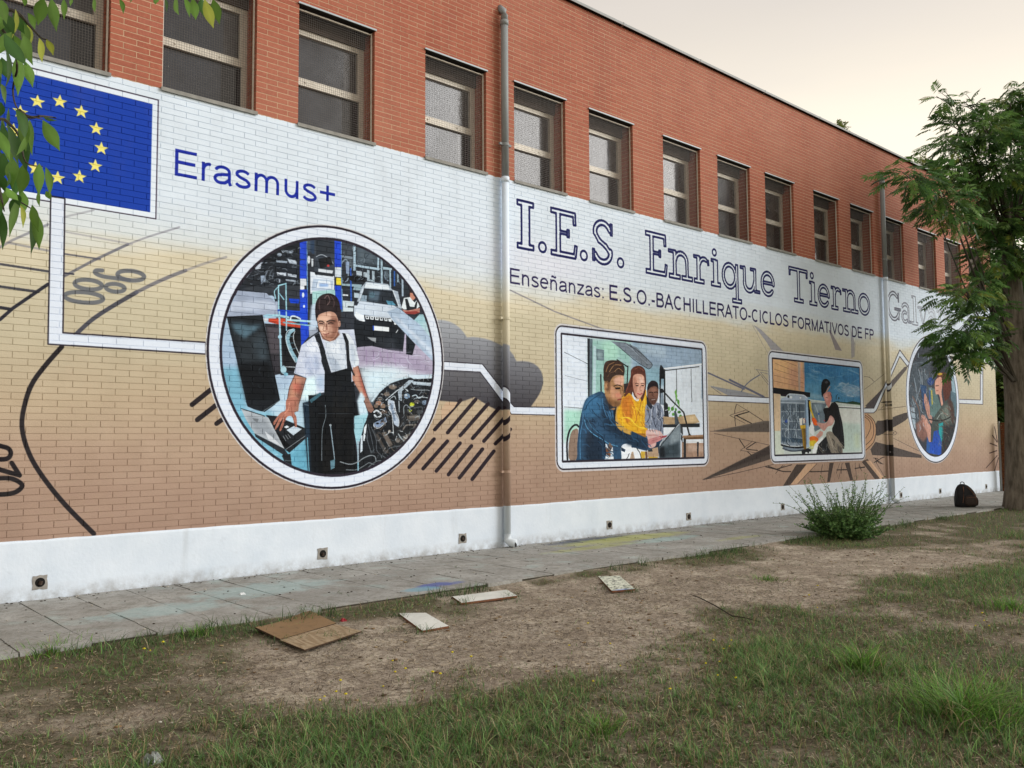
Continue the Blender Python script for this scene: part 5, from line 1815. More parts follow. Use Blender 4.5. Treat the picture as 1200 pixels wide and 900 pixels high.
def scatter(n, x0, x1, y0, y1, hmin, hmax, dens, w=.005, dry=.25, lean=(.2, 1.1), pw=1.5):
    x = rng.uniform(x0, x1, n); y = rng.uniform(y0, y1, n); d = lush(x, y)
    keep = rng.random(n) < np.clip(d, 0, 1)**pw*dens; x, y, d = x[keep], y[keep], d[keep]; n = len(x)
    # cluster: pull blades towards tuft centres
    cl = .05; gx_, gy_ = np.round(x/cl)*cl, np.round(y/cl)*cl; hsh = np.sin(gx_*913.3+gy_*571.7)*43758.5; hs = hsh-np.floor(hsh)
    x = x*.55+(gx_+.04*np.sin(hs*50))*.45; y = y*.55+(gy_+.04*np.cos(hs*50))*.45
    h = rng.uniform(hmin, hmax, n)*(.45+.75*d)*(.55+.9*hs**2)
    isdry = rng.random(n) < dry+.35*(1-np.clip(d, 0, 1))
    col = np.where(isdry[:, None], DRY[rng.integers(0, 4, n)], GREENS[rng.integers(0, 6, n)]*np.array([[1.35, 1.5, 1.3]]))*rng.uniform(.7, 1.25, (n, 1))*(.8+.4*hs[:, None])
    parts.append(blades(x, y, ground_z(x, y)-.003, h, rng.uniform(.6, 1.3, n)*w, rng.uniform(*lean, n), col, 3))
scatter(170000, -3.2, 2.6, -7.6, -4.2, .02, .095, .9, .0036, .28)
scatter(150000, -3.5, 9, -6.2, -2.15, .015, .075, .75, .0038, .3, (.3, 1.4), 1.2)
scatter(110000, 1.5, 12, -8.4, -3.8, .02, .10, .8, .0045, .28)
scatter(50000, 8, 24, -8, -2.15, .02, .09, .7, .007, .3)
# weeds at the kerb line
n = 5000; x = rng.uniform(-4, 24, n); y = -2.17-np.abs(rng.normal(0, .1, n)); keep = fbm(x, y*0, 31, 4, 1.9) > .05+.5*bare(x, y); x, y = x[keep], y[keep]; n = len(x)
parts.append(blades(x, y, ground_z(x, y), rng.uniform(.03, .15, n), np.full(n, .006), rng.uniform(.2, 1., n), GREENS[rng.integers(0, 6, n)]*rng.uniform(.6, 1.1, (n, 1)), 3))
for jx in np.arange(-3.4, 20, .45):                       # weeds in the pavement joints
    if rng.random() < .3:
        k_ = 14; yy = rng.uniform(-2.0, -.3); x = rng.normal(jx, .006, k_); y = rng.normal(yy, .06, k_)
        parts.append(blades(x, y, np.zeros(k_), rng.uniform(.01, .045, k_), np.full(k_, .003), rng.uniform(.4, 1.4, k_), GREENS[rng.integers(0, 6, k_)]*rng.uniform(.6, 1.1, (k_, 1)), 3))
for (px, py, k_) in [(330, 752, 60), (300, 742, 50), (395, 748, 60), (362, 720, 40), (468, 722, 60), (495, 741, 50), (540, 708, 60), (532, 700, 60), (705, 690, 30), (742, 693, 40), (600, 701, 40)]:
    cx_, cy_ = gp(px, py); x = rng.normal(cx_, .07, k_); y = rng.normal(cy_, .05, k_)
    parts.append(blades(x, y, ground_z(x, y), rng.uniform(.03, .09, k_), np.full(k_, .004), rng.uniform(.3, 1.3, k_), GREENS[rng.integers(0, 6, k_)]*rng.uniform(.6, 1.2, (k_, 1)), 3))
V, F, K = merge(parts); gobj = fast_obj('grass', V, F, M_GRASS, None, K); gobj['kind'] = 'stuff'
# dry litter lying flat
n = 90000; x = np.concatenate([rng.uniform(-3.5, 10, n//2), rng.uniform(-3.2, 5, n//2)]); y = np.concatenate([rng.uniform(-7.5, -2.15, n//2), rng.uniform(-7.6, -3, n//2)]); L = rng.uniform(.01, .042, n); a = rng.uniform(0, 6.28, n); b_ = rng.uniform(-.3, .3, n); wd = rng.uniform(.001, .0024, n)
z = ground_z(x, y)+.004; dx, dy, dz = np.cos(a)*L/2, np.sin(a)*L/2, np.sin(b_)*L/2; px_, py_ = -np.sin(a)*wd, np.cos(a)*wd
V = np.stack([np.stack([x-dx-px_, y-dy-py_, z-dz+.002], 1), np.stack([x+dx-px_, y+dy-py_, z+dz+.002], 1), np.stack([x+dx+px_, y+dy+py_, z+dz+.003], 1), np.stack([x-dx+px_, y-dy+py_, z-dz+.003], 1)], 1).reshape(-1, 3)
F = np.arange(n*4).reshape(n, 4); LC = np.array([lin('a3947e'), lin('7c6e5c'), lin('b5a892'), lin('564b3e'), lin('665a4a'), lin('463c32')])
K = np.repeat(LC[rng.integers(0, 6, n)]*rng.uniform(.7, 1.2, (n, 1)), 4, 0); o = fast_obj('dry_litter', V, F, M_STRAW, None, K); o['kind'] = 'stuff'
# pebbles and pale scraps scattered on the soil
def blobs(name, pts, rad, cols, mat, squash=.5):
    ico = bmesh.new(); bmesh.ops.create_icosphere(ico, subdivisions=1, radius=1); bv = np.array([v.co[:] for v in ico.verts]); bf = np.array([[v.index for v in f.verts] for f in ico.faces]); ico.free()
    V = []; F = []; K = []
    for i, (p, r_) in enumerate(zip(pts, rad)):
        s = np.array([1, rng.uniform(.6, 1.2), squash])*r_; V.append(bv*rng.uniform(.75, 1.2, bv.shape)*s+p); F.append(bf+i*len(bv)); K.append(np.repeat(cols[i][None], len(bv), 0))
    return fast_obj(name, np.concatenate(V), np.concatenate(F), mat, None, np.concatenate(K))
n = 1400; x = rng.uniform(-3.5, 14, n); y = rng.uniform(-7.5, -2.2, n); P = np.stack([x, y, ground_z(x, y)+.002], 1)
cols = np.where(rng.random((n, 1)) < .12, lin('d8d4cc')[None], np.where(rng.random((n, 1)) < .5, lin('8a7c6c')[None], lin('5c5046')[None]))
o = blobs('pebbles', P, rng.uniform(.003, .011, n), cols, M_STRAW); o['kind'] = 'stuff'
n = 1000; x = rng.uniform(-2.5, 18, n); y = -np.abs(rng.normal(0, .1, n))-.03; y[500:] = rng.uniform(-2.1, -.05, n-500); P = np.stack([x, y, np.full(n, .004)], 1)
o = blobs('pavement_debris', P, rng.uniform(.003, .013, n), np.where(rng.random((n, 1)) < .2, lin('b9b2a6')[None], lin('3c332a')[None]), M_STRAW, .35); o['kind'] = 'stuff'
n = 700; x = rng.uniform(-3.2, 9, n); y = rng.uniform(-7.4, -2.2, n); P = np.stack([x, y, ground_z(x, y)+.004], 1)
DL = np.array([lin('6b5238'), lin('8a7150'), lin('4a3826'), lin('a08a66')]); o = blobs('dead_leaves', P, rng.uniform(.008, .022, n), DL[rng.integers(0, 4, n)], M_STRAW, .22); o['kind'] = 'stuff'
# small yellow flowers
fl = [(475, 783), (516, 789), (399, 797), (394, 810), (380, 816), (375, 820), (405, 813), (460, 774), (530, 764), (463, 787), (507, 787), (169, 760), (176, 762), (191, 752), (689, 730), (727, 780), (715, 754), (667, 756), (836, 750), (857, 750), (855, 757), (848, 760), (827, 777), (843, 775), (841, 791), (785, 807), (1151, 718), (1153, 727), (1143, 733), (1159, 733), (1080, 728), (958, 686), (948, 697), (958, 712), (449, 804), (552, 769), (862, 794), (695, 798)]
P = []; 
for i, (px, py) in enumerate(fl):
    g = gp(px, py, -.0); P.append((g[0], g[1], .0))
P = np.array(P); o = blobs('yellow_flowers', P, rng.uniform(.006, .011, len(P)), np.repeat(lin('cfc02a')[None], len(P), 0), M_STRAW, .6); o['kind'] = 'stuff'
x, y = P[:, 0], P[:, 1]; V, F, K = blades(x, y, ground_z(x, y), -ground_z(x, y)+.0, np.full(len(x), .003), np.zeros(len(x)), np.repeat(lin('4d6231')[None], len(x), 0)); o = fast_obj('flower_stems', V, F, M_GRASS, None, K); o['kind'] = 'stuff'

# distinct tall clumps of grass
def clump(px, py, n, h, spread, label, lean=(.3, 1.3)):
    cx, cy = gp(px, py); root_z = float(ground_z(np.array([cx]), np.array([cy]))[0])
    r = np.abs(rng.normal(0, spread, n)); a = rng.uniform(0, 6.28, n); x = r*np.cos(a); y = r*np.sin(a)
    az = np.arctan2(y, x)+rng.normal(0, 1.1, n)
    col = np.where(rng.random((n, 1)) < .14, DRY[rng.integers(0, 4, n)], GREENS[rng.integers(0, 6, n)]*np.array([[1.35, 1.65, .8]]))*rng.uniform(.6, 1.4, (n, 1))
    V, F, K = blades(x, y, np.zeros(n)-.005, rng.uniform(.3, 1.15, n)*h, rng.uniform(.0035, .0075, n), rng.uniform(*lean, n), col, 5, None, az)
    o = fast_obj('grass_clump', V, F, M_GRASS, None, K); o.location = (cx, cy, root_z); o['label'] = label; o['category'] = 'grass clump'
clump(1012, 786, 330, .2, .09, 'upright green grass clump left of the big arching clump, smaller than it')
clump(1130, 838, 1100, .26, .2, 'large arching bright green grass clump near the lower right corner', (.5, 1.3))
clump(705, 855, 260, .10, .10, 'low dark green grass clump in the foreground below the bare earth')
clump(900, 678, 160, .08, .14, 'small flat grass clump alone on the bare earth left of the bush', (.6, 1.2))
clump(1185, 712, 260, .16, .16, 'spreading grass clump at the right edge of the ground')
clump(60, 768, 300, .10, .2, 'dark green weeds against the pavement edge at the far left', (.3, 1.))
clump(232, 747, 120, .12, .05, 'leafy green weed rising beside the pavement edge left of the plywood')

# ================================================================ BOARDS AND RUBBISH
def board_mat(name, base, spots, sc=12, amt=.7):
    t = NT(name, .75, .25); c = t.mix(t.ramp(t.noise(4, 5, .6), .35, .7), srgb(base), tuple(v*.8 for v in srgb(base)[:3])+(1,))
    c = t.mix(t.ramp(t.noise(sc, 4, .7), .56, .7, 0, amt), c, srgb(spots)); t.color(c); t.bump(t.noise(60, 3), .2, .003); return t.m
def wood_mat(name, a, b_):
    t = NT(name, .8, .2); w = t.n.new('ShaderNodeTexWave'); w.inputs['Scale'].default_value = 9; w.inputs['Distortion'].default_value = 16; w.inputs['Detail'].default_value = 3
    mp = t.n.new('ShaderNodeMapping'); mp.inputs['Rotation'].default_value = (0, 0, math.radians(60)); mp.inputs['Scale'].default_value = (1, .15, 1)
    t.l.new(t.pos(), mp.inputs['Vector']); t.l.new(mp.outputs['Vector'], w.inputs['Vector'])
    c = t.mix(w.outputs['Fac'], srgb(a), srgb(b_)); c = t.mix(t.ramp(t.noise(25, 4), .55, .75, 0, .6), c, srgb('4e3c2a')); t.color(c); t.bump(w.outputs['Fac'], .3, .003); return t.m
def flat_board(name, label, cat, corners, mat, th, z=-.03, parent=None, edge=None, warp=None):
    P = [gp(px, py, z+th) for px, py in corners]; c = np.mean(P, 0)
    m = MB(); N = 6
    # bilinear sheet so that it can warp
    (ax, ay), (bx, by), (cx, cy), (dx, dy) = P
    def pt(u, v): 
        X = (ax*(1-u)+bx*u)*(1-v)+(dx*(1-u)+cx*u)*v; Y = (ay*(1-u)+by*u)*(1-v)+(dy*(1-u)+cy*u)*v; return X-c[0], Y-c[1], (warp(u, v) if warp else 0)
    V = []; 
    for k in (0, 1):
        for i in range(N+1):
            for j in range(N+1): q = pt(i/N, j/N); V.append((q[0], q[1], q[2]+(th if k else 0)))
    n = (N+1)**2; F = []; fm = []
    for i in range(N):
        for j in range(N):
            a = i*(N+1)+j; F.append((n+a, n+a+N+1, n+a+N+2, n+a+1)); fm.append(0); F.append((a, a+1, a+N+2, a+N+1)); fm.append(1)
    rim = [i*(N+1) for i in range(N+1)]+[N*(N+1)+j for j in range(1, N+1)]+[i*(N+1)+N for i in range(N-1, -1, -1)]+[j for j in range(N-1, 0, -1)]
    for a, b2 in zip(rim, rim[1:]+rim[:1]): F.append((a, b2, b2+n, a+n)); fm.append(1)
    o = mesh_obj(name, V, F, None, parent, False, [mat, edge or mat], fm)
    if parent is None: o.location = (c[0], c[1], z); o['label'] = label; o['category'] = cat
    else: o.location = (c[0]-parent.location.x, c[1]-parent.location.y, z-parent.location.z)
    return o
M_PLYB = board_mat('brown_board', '83694a', '54432e', 14, .85); M_PLYW = wood_mat('split_plywood', '9c8b72', '867359'); M_EDGE = simple('board_edge', '3c2c1f', .9, .3, 30)
M_WBRD = board_mat('white_laminate', 'd0d2cc', '8f928c', 30, .5); M_BEDGE = simple('chipboard_edge', '6b4630', .9, .3, 60)
c0 = gp(358, 740); ply = thing('plywood_sheet', 'warped brown plywood sheet with a peeled paler strip, lying on the earth near the pavement', 'plywood', (c0[0], c0[1], -.05))
flat_board('brown_face', '', '', [(299, 739), (361, 718), (394, 731), (329, 750)], M_PLYB, .012, -.045, ply, M_EDGE, lambda u, v: .02*(1-v)*(2*u-1)**2+.006)
flat_board('peeled_strip', '', '', [(328, 750.5), (393, 732), (424, 742), (357, 762)], M_PLYW, .010, -.045, ply, M_EDGE, lambda u, v: .012*u*v+.004)
flat_board('white_board', 'white laminated board offcut nearest the camera, right of the brown plywood', 'board', [(467, 718.5), (499, 718), (526, 733.5), (495, 739)], M_WBRD, .018, -.055, None, M_BEDGE)
flat_board('white_board', 'long thin white board lying parallel to the pavement edge', 'board', [(530, 699), (594, 691), (606, 698), (541, 706.5)], M_WBRD, .018, -.045, None, M_BEDGE)
def splat():
    t = NT('paint_spattered_laminate', .7, .25); c = t.mix(t.ramp(t.noise(9, 4), .45, .6), srgb('cfd2c2'), srgb('b9bfae'))
    c = t.mix(t.ramp(t.noise(26, 3, .6), .54, .6), c, srgb('1d2026')); g = photo_to_ground(738, 689)
    x, y, z = t.xyz(); d = t.math('ADD', t.math('POWER', t.math('SUBTRACT', x, float(g[0])), 2.), t.math('POWER', t.math('SUBTRACT', y, float(g[1])), 2.))
    c = t.mix(t.ramp(d, .03, .008), c, srgb('6f8ccf')); t.color(c); return t.m
flat_board('white_board', 'pale board spattered with black and blue paint, furthest right of the three white boards', 'board', [(701, 675.5), (726, 674.5), (744, 690), (717, 692.3)], splat(), .018, -.05, None, M_BEDGE)
# crumpled clear plastic, red scrap, twig
def crumple(name, label, cat, px, py, w, d, h, mat, seed):
    r = np.random.default_rng(seed); N = 9; V = []; F = []; cx, cy = gp(px, py)
    for i in range(N):
        for j in range(N):
            u, v = i/(N-1)-.5, j/(N-1)-.5; e = max(0, 1-(2*max(abs(u), abs(v)))**3); V.append((u*w+r.uniform(-.1, .1)*w, v*d+r.uniform(-.1, .1)*d, h*e*r.uniform(.35, 1.1)))
    for i in range(N-1):
        for j in range(N-1): a = i*N+j; F.append((a, a+N, a+N+1, a+1))
    o = mesh_obj(name, V, F, mat); md = o.modifiers.new('s', 'SOLIDIFY'); md.thickness = .0015; o.location = (cx, cy, -.062); o['label'] = label; o['category'] = cat; return o
t = NT('crumpled_plastic', .25, .5); t.color(t.mix(t.noise(25, 4), srgb('7f8682'), srgb('b3b8b4'))); t.b.inputs['Transmission Weight'].default_value = .35
crumple('plastic_cup', 'crushed clear plastic cup in the grass at the bottom edge of the picture', 'litter', 178, 891, .09, .08, .05, t.m, 3)
crumple('red_wrapper', 'small red wrapper on the earth beside the pavement', 'litter', 402, 727, .05, .05, .03, simple('red_wrap', '8c1f2c', .5), 4)
for k, (px, py, s, lb) in enumerate([(284, 697, .05, 'small white scrap of paper on the pavement left of the plywood'), (284, 737, .05, 'small white scrap of paper on the earth at the pavement edge'), (455, 718, .05, 'white scrap of paper in the weeds left of the nearest white board')]):
    o = crumple('paper_scrap', lb, 'litter', px, py, s, s*.7, .02, simple('white_scrap', 'c9cdcf', .7), 10+k)
    if k == 0: o.location.z = .003; g = photo_to_ground(px, py, 0); o.location.x, o.location.y = float(g[0]), float(g[1])
m = MB(); pts = [(808, 697), (822, 703), (840, 713), (858, 724), (872, 726), (892, 729.5)]
c1 = gp(850, 718); m.tube([(gp(a, b_)[0]-c1[0], gp(a, b_)[1]-c1[1], .012+rnd.uniform(-.006, .01)) for a, b_ in pts], [.002, .005, .005, .005, .004, .002], 6)
o = m.obj('fallen_twig', simple('dark_twig', '2e261e', .9), None); o.location = (c1[0], c1[1], -.055); o['label'] = 'long dark twig lying across the bare earth left of the bush'; o['category'] = 'twig'
m = MB(); pts = [(798, 746), (808, 765), (812, 795)]; c1 = gp(812, 797)
m.tube([(0, 0, 0), (-.01, .01, .10), (-.04, .02, .20)], [.003, .0025, .0015], 5)
o = m.obj('dry_stalk', simple('pale_stalk', '8f8a6e', .9), None); o.location = (c1[0], c1[1], -.06); o['label'] = 'pale dry stalk standing up from the grass in front of the bare earth'; o['category'] = 'stalk'

# ================================================================ BACKPACK
g = photo_to_ground(1131.5, 594, 0); bp = thing('backpack', 'black and dark brown backpack standing on the pavement near the far end of the wall', 'backpack', (float(g[0]), float(g[1]), .0))
bp['label'] = 'black and dark brown backpack standing on the pavement near the far end of the wall'
def rounded(name, cx, cy, cz, sx, sy, sz, mat, parent, p=3.2, taper=.2, lump=.03, rot=0):
    nU, nV = 22, 14; V = []; F = []
    for j in range(nV+1):
        ph = -math.pi/2+math.pi*j/nV
        for i in range(nU):
            th = 2*math.pi*i/nU
            def sp(v, e): return math.copysign(abs(v)**e, v)
            X = sp(math.cos(ph), 2/p)*sp(math.cos(th), 2/p); Y = sp(math.cos(ph), 2/p)*sp(math.sin(th), 2/p); Z = sp(math.sin(ph), 2/p)
            k = 1-taper*max(0, Z)**1.5; l = 1+lump*math.sin(5*th+3*Z)*math.cos(4*Z+th)
            x, y = X*sx*k*l, Y*sy*k*l; V.append((cx+x*math.cos(rot)-y*math.sin(rot), cy+x*math.sin(rot)+y*math.cos(rot), cz+Z*sz))
    for j in range(nV):
        for i in range(nU): a = j*nU+i; b2 = j*nU+(i+1) % nU; F.append((a, b2, b2+nU, a+nU))
    return mesh_obj(name, V, F, mat, parent, True)
M_BAG = simple('black_nylon', '17161a', .7, .3, 30); M_BAG2 = simple('brown_nylon', '2c211d', .7, .3, 30); M_STRAP = simple('webbing', '6b4a38', .8, .2, 40)
ra = math.radians(-38)
def bag_body():
    prof = [(0, .17, .11, 0), (.012, .195, .125, 0), (.08, .205, .135, 0), (.17, .205, .135, .0), (.25, .195, .125, -.005), (.32, .175, .11, -.015), (.38, .14, .09, -.03), (.43, .095, .065, -.045), (.455, .05, .04, -.055), (.462, .01, .01, -.058)]
    V = []; F = []; n = 28
    for k, (z, hw, hd, cx) in enumerate(prof):
        for i in range(n):
            t = 2*math.pi*i/n; ct, st = math.cos(t), math.sin(t)
            X = math.copysign(abs(ct)**.7, ct)*hw; Y = math.copysign(abs(st)**.7, st)*hd
            f = 1+.035*math.sin(3*t+9*z)+.025*math.sin(7*t-14*z); X, Y = cx+X*f, Y*f
            V.append((X*math.cos(ra)-Y*math.sin(ra), X*math.sin(ra)+Y*math.cos(ra), z))
    for k in range(len(prof)-1):
        for i in range(n): a = k*n+i; c_ = k*n+(i+1) % n; F.append((a, c_, c_+n, a+n))
    return mesh_obj('body', V, F, M_BAG, bp, True)
bag_body()
rx_, ry_ = math.cos(ra), math.sin(ra)          # the bag's own sideways direction; its front is at right angles
def bagp(u, w, z): return (u*rx_+w*ry_, u*ry_-w*rx_, z)
c_ = bagp(.03, .125, 0); rounded('front_pocket', c_[0], c_[1], .135, .125, .045, .105, M_BAG2, bp, 3.4, .15, .05, ra)
c_ = bagp(.20, .02, 0); rounded('side_pocket', c_[0], c_[1], .11, .035, .075, .09, M_BAG2, bp, 3, .1, .05, ra)
m = MB(); m.tube([bagp(-.10, 0, .44), bagp(-.085, .0, .49), bagp(-.05, 0, .505), bagp(-.015, 0, .49), bagp(-.005, 0, .44)], .009, 7); m.obj('handle', M_BAG, bp, True)
for u0 in (-.10, .10):
    m = MB(); m.tube([bagp(u0*.4-.04, .075, .41), bagp(u0*.8-.02, .125, .33), bagp(u0*1.25, .155, .22), bagp(u0*1.4, .15, .09)], .0075, 6); m.obj('strap', M_STRAP, bp, True)
m = MB(); m.tube([bagp(-.07, .172, .19), bagp(.03, .18, .205), bagp(.13, .168, .19)], .004, 5); m.obj('zip', M_STRAP, bp, True)

# ================================================================ RUSTY GATE POST at the far end of the wall
def rust():
    t = NT('rusty_sheet', .9, .15); c = t.mix(t.ramp(t.noise(18, 5, .7), .35, .65), srgb('4a2e20'), srgb('7a4a30'))
    c = t.mix(t.ramp(t.noise(34, 3, .6), .6, .7), c, srgb('a08a70')); t.color(c); t.bump(t.noise(50, 4), .6, .01); return t.m
w = photo_to_wall([(1171, 480)])[0]
gt = thing('rusty_panel', 'narrow rusty perforated metal panel on a grey post at the far corner of the building', 'panel', (21.85, -.10, 0))
m = MB(); m.box(-.03, .0, -.02, .02, 0, 1.83); m.obj('post', M_COPING, gt)
m = MB()
for k in range(30): m.box(.002+.004*(k % 2), .03, -.24, -.02, k*.06, k*.06+.056)
m.obj('sheet', rust(), gt)

# ================================================================ TREES
M_BARK = (lambda t: (t.color(t.mix(t.ramp(t.noise(14, 6, .7, (1, 1, .18)), .35, .65), srgb('544e46'), srgb('857d72'))), t.bump(t.noise(16, 6, .7, (1, 1, .15)), 1., .03), t.m)[-1])(NT('bark', .95, .15))
M_TWIG = simple('twig_bark', '3f3a30', .9, .2, 30)
def spray_template(r, npair=6, L=.26, leaf=.10, lw=.026):
    """one compound leaf: drooping rachis with paired leaflets; returns V (n,3), F (m,4)"""
    V = []; F = []
    for k in range(npair*2+1):
        if k == npair*2: t = 1.; side = 0
        else: t = .22+.75*(k//2)/(npair-1+1e-6); side = 1 if k % 2 else -1
        bx, bz = L*t, -.35*L*t*t
        ang = side*math.radians(62-22*t) if side else 0; l = leaf*(1-.35*abs(t-.45))*r.uniform(.85, 1.1)
        d = np.array([math.cos(ang), math.sin(ang), -.25-.2*r.random()]); n = np.array([-math.sin(ang), math.cos(ang), r.uniform(-.4, .4)])*lw*.5
        p = np.array([bx, 0, bz]); o = len(V); mid = p+d*l*.45; tip = p+d*l+np.array([0, 0, -.15*l])
        V += [p, mid+n, tip, mid-n]; F.append((o, o+1, o+2, o+3))
    o = len(V); V += [np.array([0, 0, 0])+np.array([0, .003, 0]), np.array([L, .002, -.35*L]), np.array([L, -.002, -.35*L]), np.array([0, -.003, 0])]; F.append((o, o+1, o+2, o+3))
    return np.array(V), np.array(F)
def foliage(centers, dirs, scale, cols, rg, nt=6, **kw):
    T = [spray_template(rg, **kw) for _ in range(nt)]; parts = []
    k = rg.integers(0, nt, len(centers))
    for ti in range(nt):
        idx = np.where(k == ti)[0]
        if len(idx) == 0: continue
        tv, tf = T[ti]; d = dirs[idx]; d = d/np.linalg.norm(d, axis=1, keepdims=True)
        up = np.array([0, 0, 1.])+rg.normal(0, .35, (len(idx), 3)); sd = np.cross(up, d); sd /= np.linalg.norm(sd, axis=1, keepdims=True)+1e-9; u2 = np.cross(d, sd)
        s = scale[idx][:, None, None]
        P = (tv[None, :, 0, None]*d[:, None]+tv[None, :, 1, None]*sd[:, None]+tv[None, :, 2, None]*u2[:, None])*s+centers[idx][:, None]
        F = tf[None]+(np.arange(len(idx))*len(tv))[:, None, None]
        parts.append((P.reshape(-1, 3), F.reshape(-1, 4), np.repeat(cols[idx], len(tv), 0)))
    return merge(parts)
def px_at(px, py, Y):
    """the point on the ray through a photo pixel where it meets the vertical plane y=Y"""
    d = photo_ray([(px, py)])[0]; t = (Y-CAM_LOC[1])/d[1]; return CAM_LOC+d*t
TREE_BASE = photo_to_ground(1199, 597, -.05); tx, ty = float(TREE_BASE[0]), float(TREE_BASE[1])
tree = thing('shade_tree', 'leafy green tree with thick grey trunk before the far end of the wall', 'tree', (tx, ty, -.06))
rt = random.Random(3)
m = MB(); m.tube([(0, 0, -.1), (0, 0, .12), (.01, 0, .5), (.03, 0, 1.2), (.06, .0, 2.0), (.10, .02, 2.8), (.14, .05, 3.6), (.15, .05, 4.6), (.1, .1, 5.6), (.05, .1, 6.6)], [.42, .36, .31, .29, .27, .26, .22, .17, .12, .06], 18)
tr = m.obj('trunk', M_BARK, tree, True)
# lobes of the crown: photo-traced centres on the visible side, the rest filled in round the trunk
rt_np = np.random.default_rng(12)
lobes = []
def lobe(px, py, dy, rx, rz, n):
    px = px+max(0, (1150-px)*.13)+4; n = int(n*.8); rx *= .93
    p = px_at(px, py, ty+dy); lobes.append((p-np.array([tx, ty, -.06]), rx, rz, n))
for L_ in [(1090, 115, .2, .22, .14, 14), (1128, 122, .0, .35, .2, 30), (1112, 148, .1, .45, .28, 60), (1098, 168, -.1, .35, .22, 36), (1150, 150, -.2, .6, .4, 110), (1180, 130, .2, .7, .5, 160), (1196, 105, 0, .45, .3, 60),
           (1130, 185, .2, .6, .36, 120), (1165, 195, -.3, .75, .5, 190), (1195, 220, .3, .8, .6, 210), (1045, 205, -.6, .35, .18, 34), (1075, 212, -.5, .5, .26, 80), (1095, 232, -.5, .5, .28, 80), (1112, 250, -.4, .4, .25, 46),
           (1160, 260, .1, .6, .45, 150), (1190, 285, -.2, .7, .5, 190), (1150, 300, .1, .4, .3, 70), (1175, 325, .2, .6, .4, 150), (1140, 335, -.3, .45, .22, 60), (1115, 345, -.4, .45, .17, 44), (1150, 365, -.2, .5, .3, 90), (1185, 370, .2, .5, .4, 110),
           (1110, 385, -.5, .5, .25, 90), (1130, 405, -.5, .45, .22, 70), (1108, 418, -.4, .32, .16, 34), (1160, 400, -.1, .35, .24, 44), (1190, 410, .3, .4, .3, 50), (1145, 215, .5, .7, .5, 150), (1175, 245, .7, .8, .5, 170)]: lobe(*L_)
for k in range(34):
    a = rt_np.uniform(-1.9, 1.6); r_ = rt_np.uniform(.6, 3.1); zc = rt_np.uniform(3.4, 8.6)
    r_ *= math.sqrt(max(.1, 1-((zc-5.6)/3.6)**2))
    cc_ = np.array([math.cos(a)*r_+.3+tx, math.sin(a)*r_+ty, zc-.06]); pxy = project(cc_)
    if pxy[0] < 1215: continue
    lobes.append((np.array([math.cos(a)*r_*1.0+.3, math.sin(a)*r_+.3, zc]), .85, .55, 150))
cen = []; dr = []; 
limb = MB()
for c_, rx, rz, n in lobes:
    v = rt_np.normal(0, 1, (n, 3)); v /= np.linalg.norm(v, axis=1, keepdims=True); rr = rt_np.random(n)**.45
    P = v*rr[:, None]*np.array([rx, rx, rz]); out = c_[:2]/(np.linalg.norm(c_[:2])+1e-6)
    D = v*np.array([1, 1, .5])+np.array([out[0], out[1], -.15])*.9; cen.append(P+c_); dr.append(D)
    # limb towards the lobe
    z0 = max(2.6, min(5.6, c_[2]-.5-.35*np.linalg.norm(c_[:2]))); mid = np.array([c_[0]*.5, c_[1]*.5, z0+(c_[2]-z0)*.35+.15])
    r0 = .022+.012*rt.random() if n > 60 else .014
    limb.tube([(.1*c_[0], .1*c_[1], z0), tuple(mid), tuple(c_*np.array([.85, .85, 1])-np.array([0, 0, rz*.3])), tuple(c_+np.array([out[0]*rx*.7, out[1]*rx*.7, 0]))], [r0*1.5, r0, r0*.5, .006], 6)
    for q in range(5):
        e = c_+v[q]*np.array([rx, rx, rz])*.9; s0 = c_*np.array([.8, .8, 1])-np.array([0, 0, rz*.3]); limb.tube([tuple(s0), tuple((s0+e)/2+np.array([0, 0, .05])), tuple(e)], [r0*.5, .008, .003], 4)
limb.obj('limbs', M_TWIG, tree)
cen = np.concatenate(cen); dr = np.concatenate(dr); n = len(cen)
TG = np.array([lin('577c40'), lin('466a36'), lin('648845'), lin('789a52'), lin('3d5c30')])
kc = TG[rt_np.integers(0, 5, n)]*rt_np.uniform(.7, 1.25, (n, 1)); yel = rt_np.random(n) < .05; kc[yel] = lin('7d8a3a')
V, F, K = foliage(cen, dr, rt_np.uniform(.8, 1.35, n), kc, rt_np, npair=6, L=.24, leaf=.115, lw=.034)
o = fast_obj('crown', V, F, M_LEAF, tree, K); o['kind'] = 'stuff'

def bg_tree(name, label, cat, x, y, zc, rx, rz, n, trunk=True, cols=None, group=None, z0=0):
    t_ = thing(name, label, cat, (x, y, -.06), group)
    if trunk: m = MB(); m.tube([(0, 0, 0), (.1, 0, zc*.5), (0, .1, zc)], [.28, .2, .08], 10); m.obj('trunk', M_BARK, t_, True)
    v = rt_np.normal(0, 1, (n, 3)); v /= np.linalg.norm(v, axis=1, keepdims=True); rr = rt_np.random(n)**.35
    lump = 1+.28*np.sin(v[:, 0]*6+x)*np.cos(v[:, 2]*5+y)+.15*np.sin(v[:, 1]*11)
    P = v*(rr*lump)[:, None]*np.array([rx, rx, rz])+np.array([0, 0, zc]); P = P[P[:, 2] > z0]; n = len(P)
    cc = (TG if cols is None else cols)[rt_np.integers(0, 4, n)]*rt_np.uniform(.6, 1.2, (n, 1))
    V, F, K = foliage(P, rt_np.normal(0, 1, (n, 3)), rt_np.uniform(1.2, 2.2, n), cc, rt_np, npair=4, L=.3, leaf=.17, lw=.06)
    o = fast_obj('crown', V, F, M_LEAF, t_, K); o['kind'] = 'stuff'; return t_
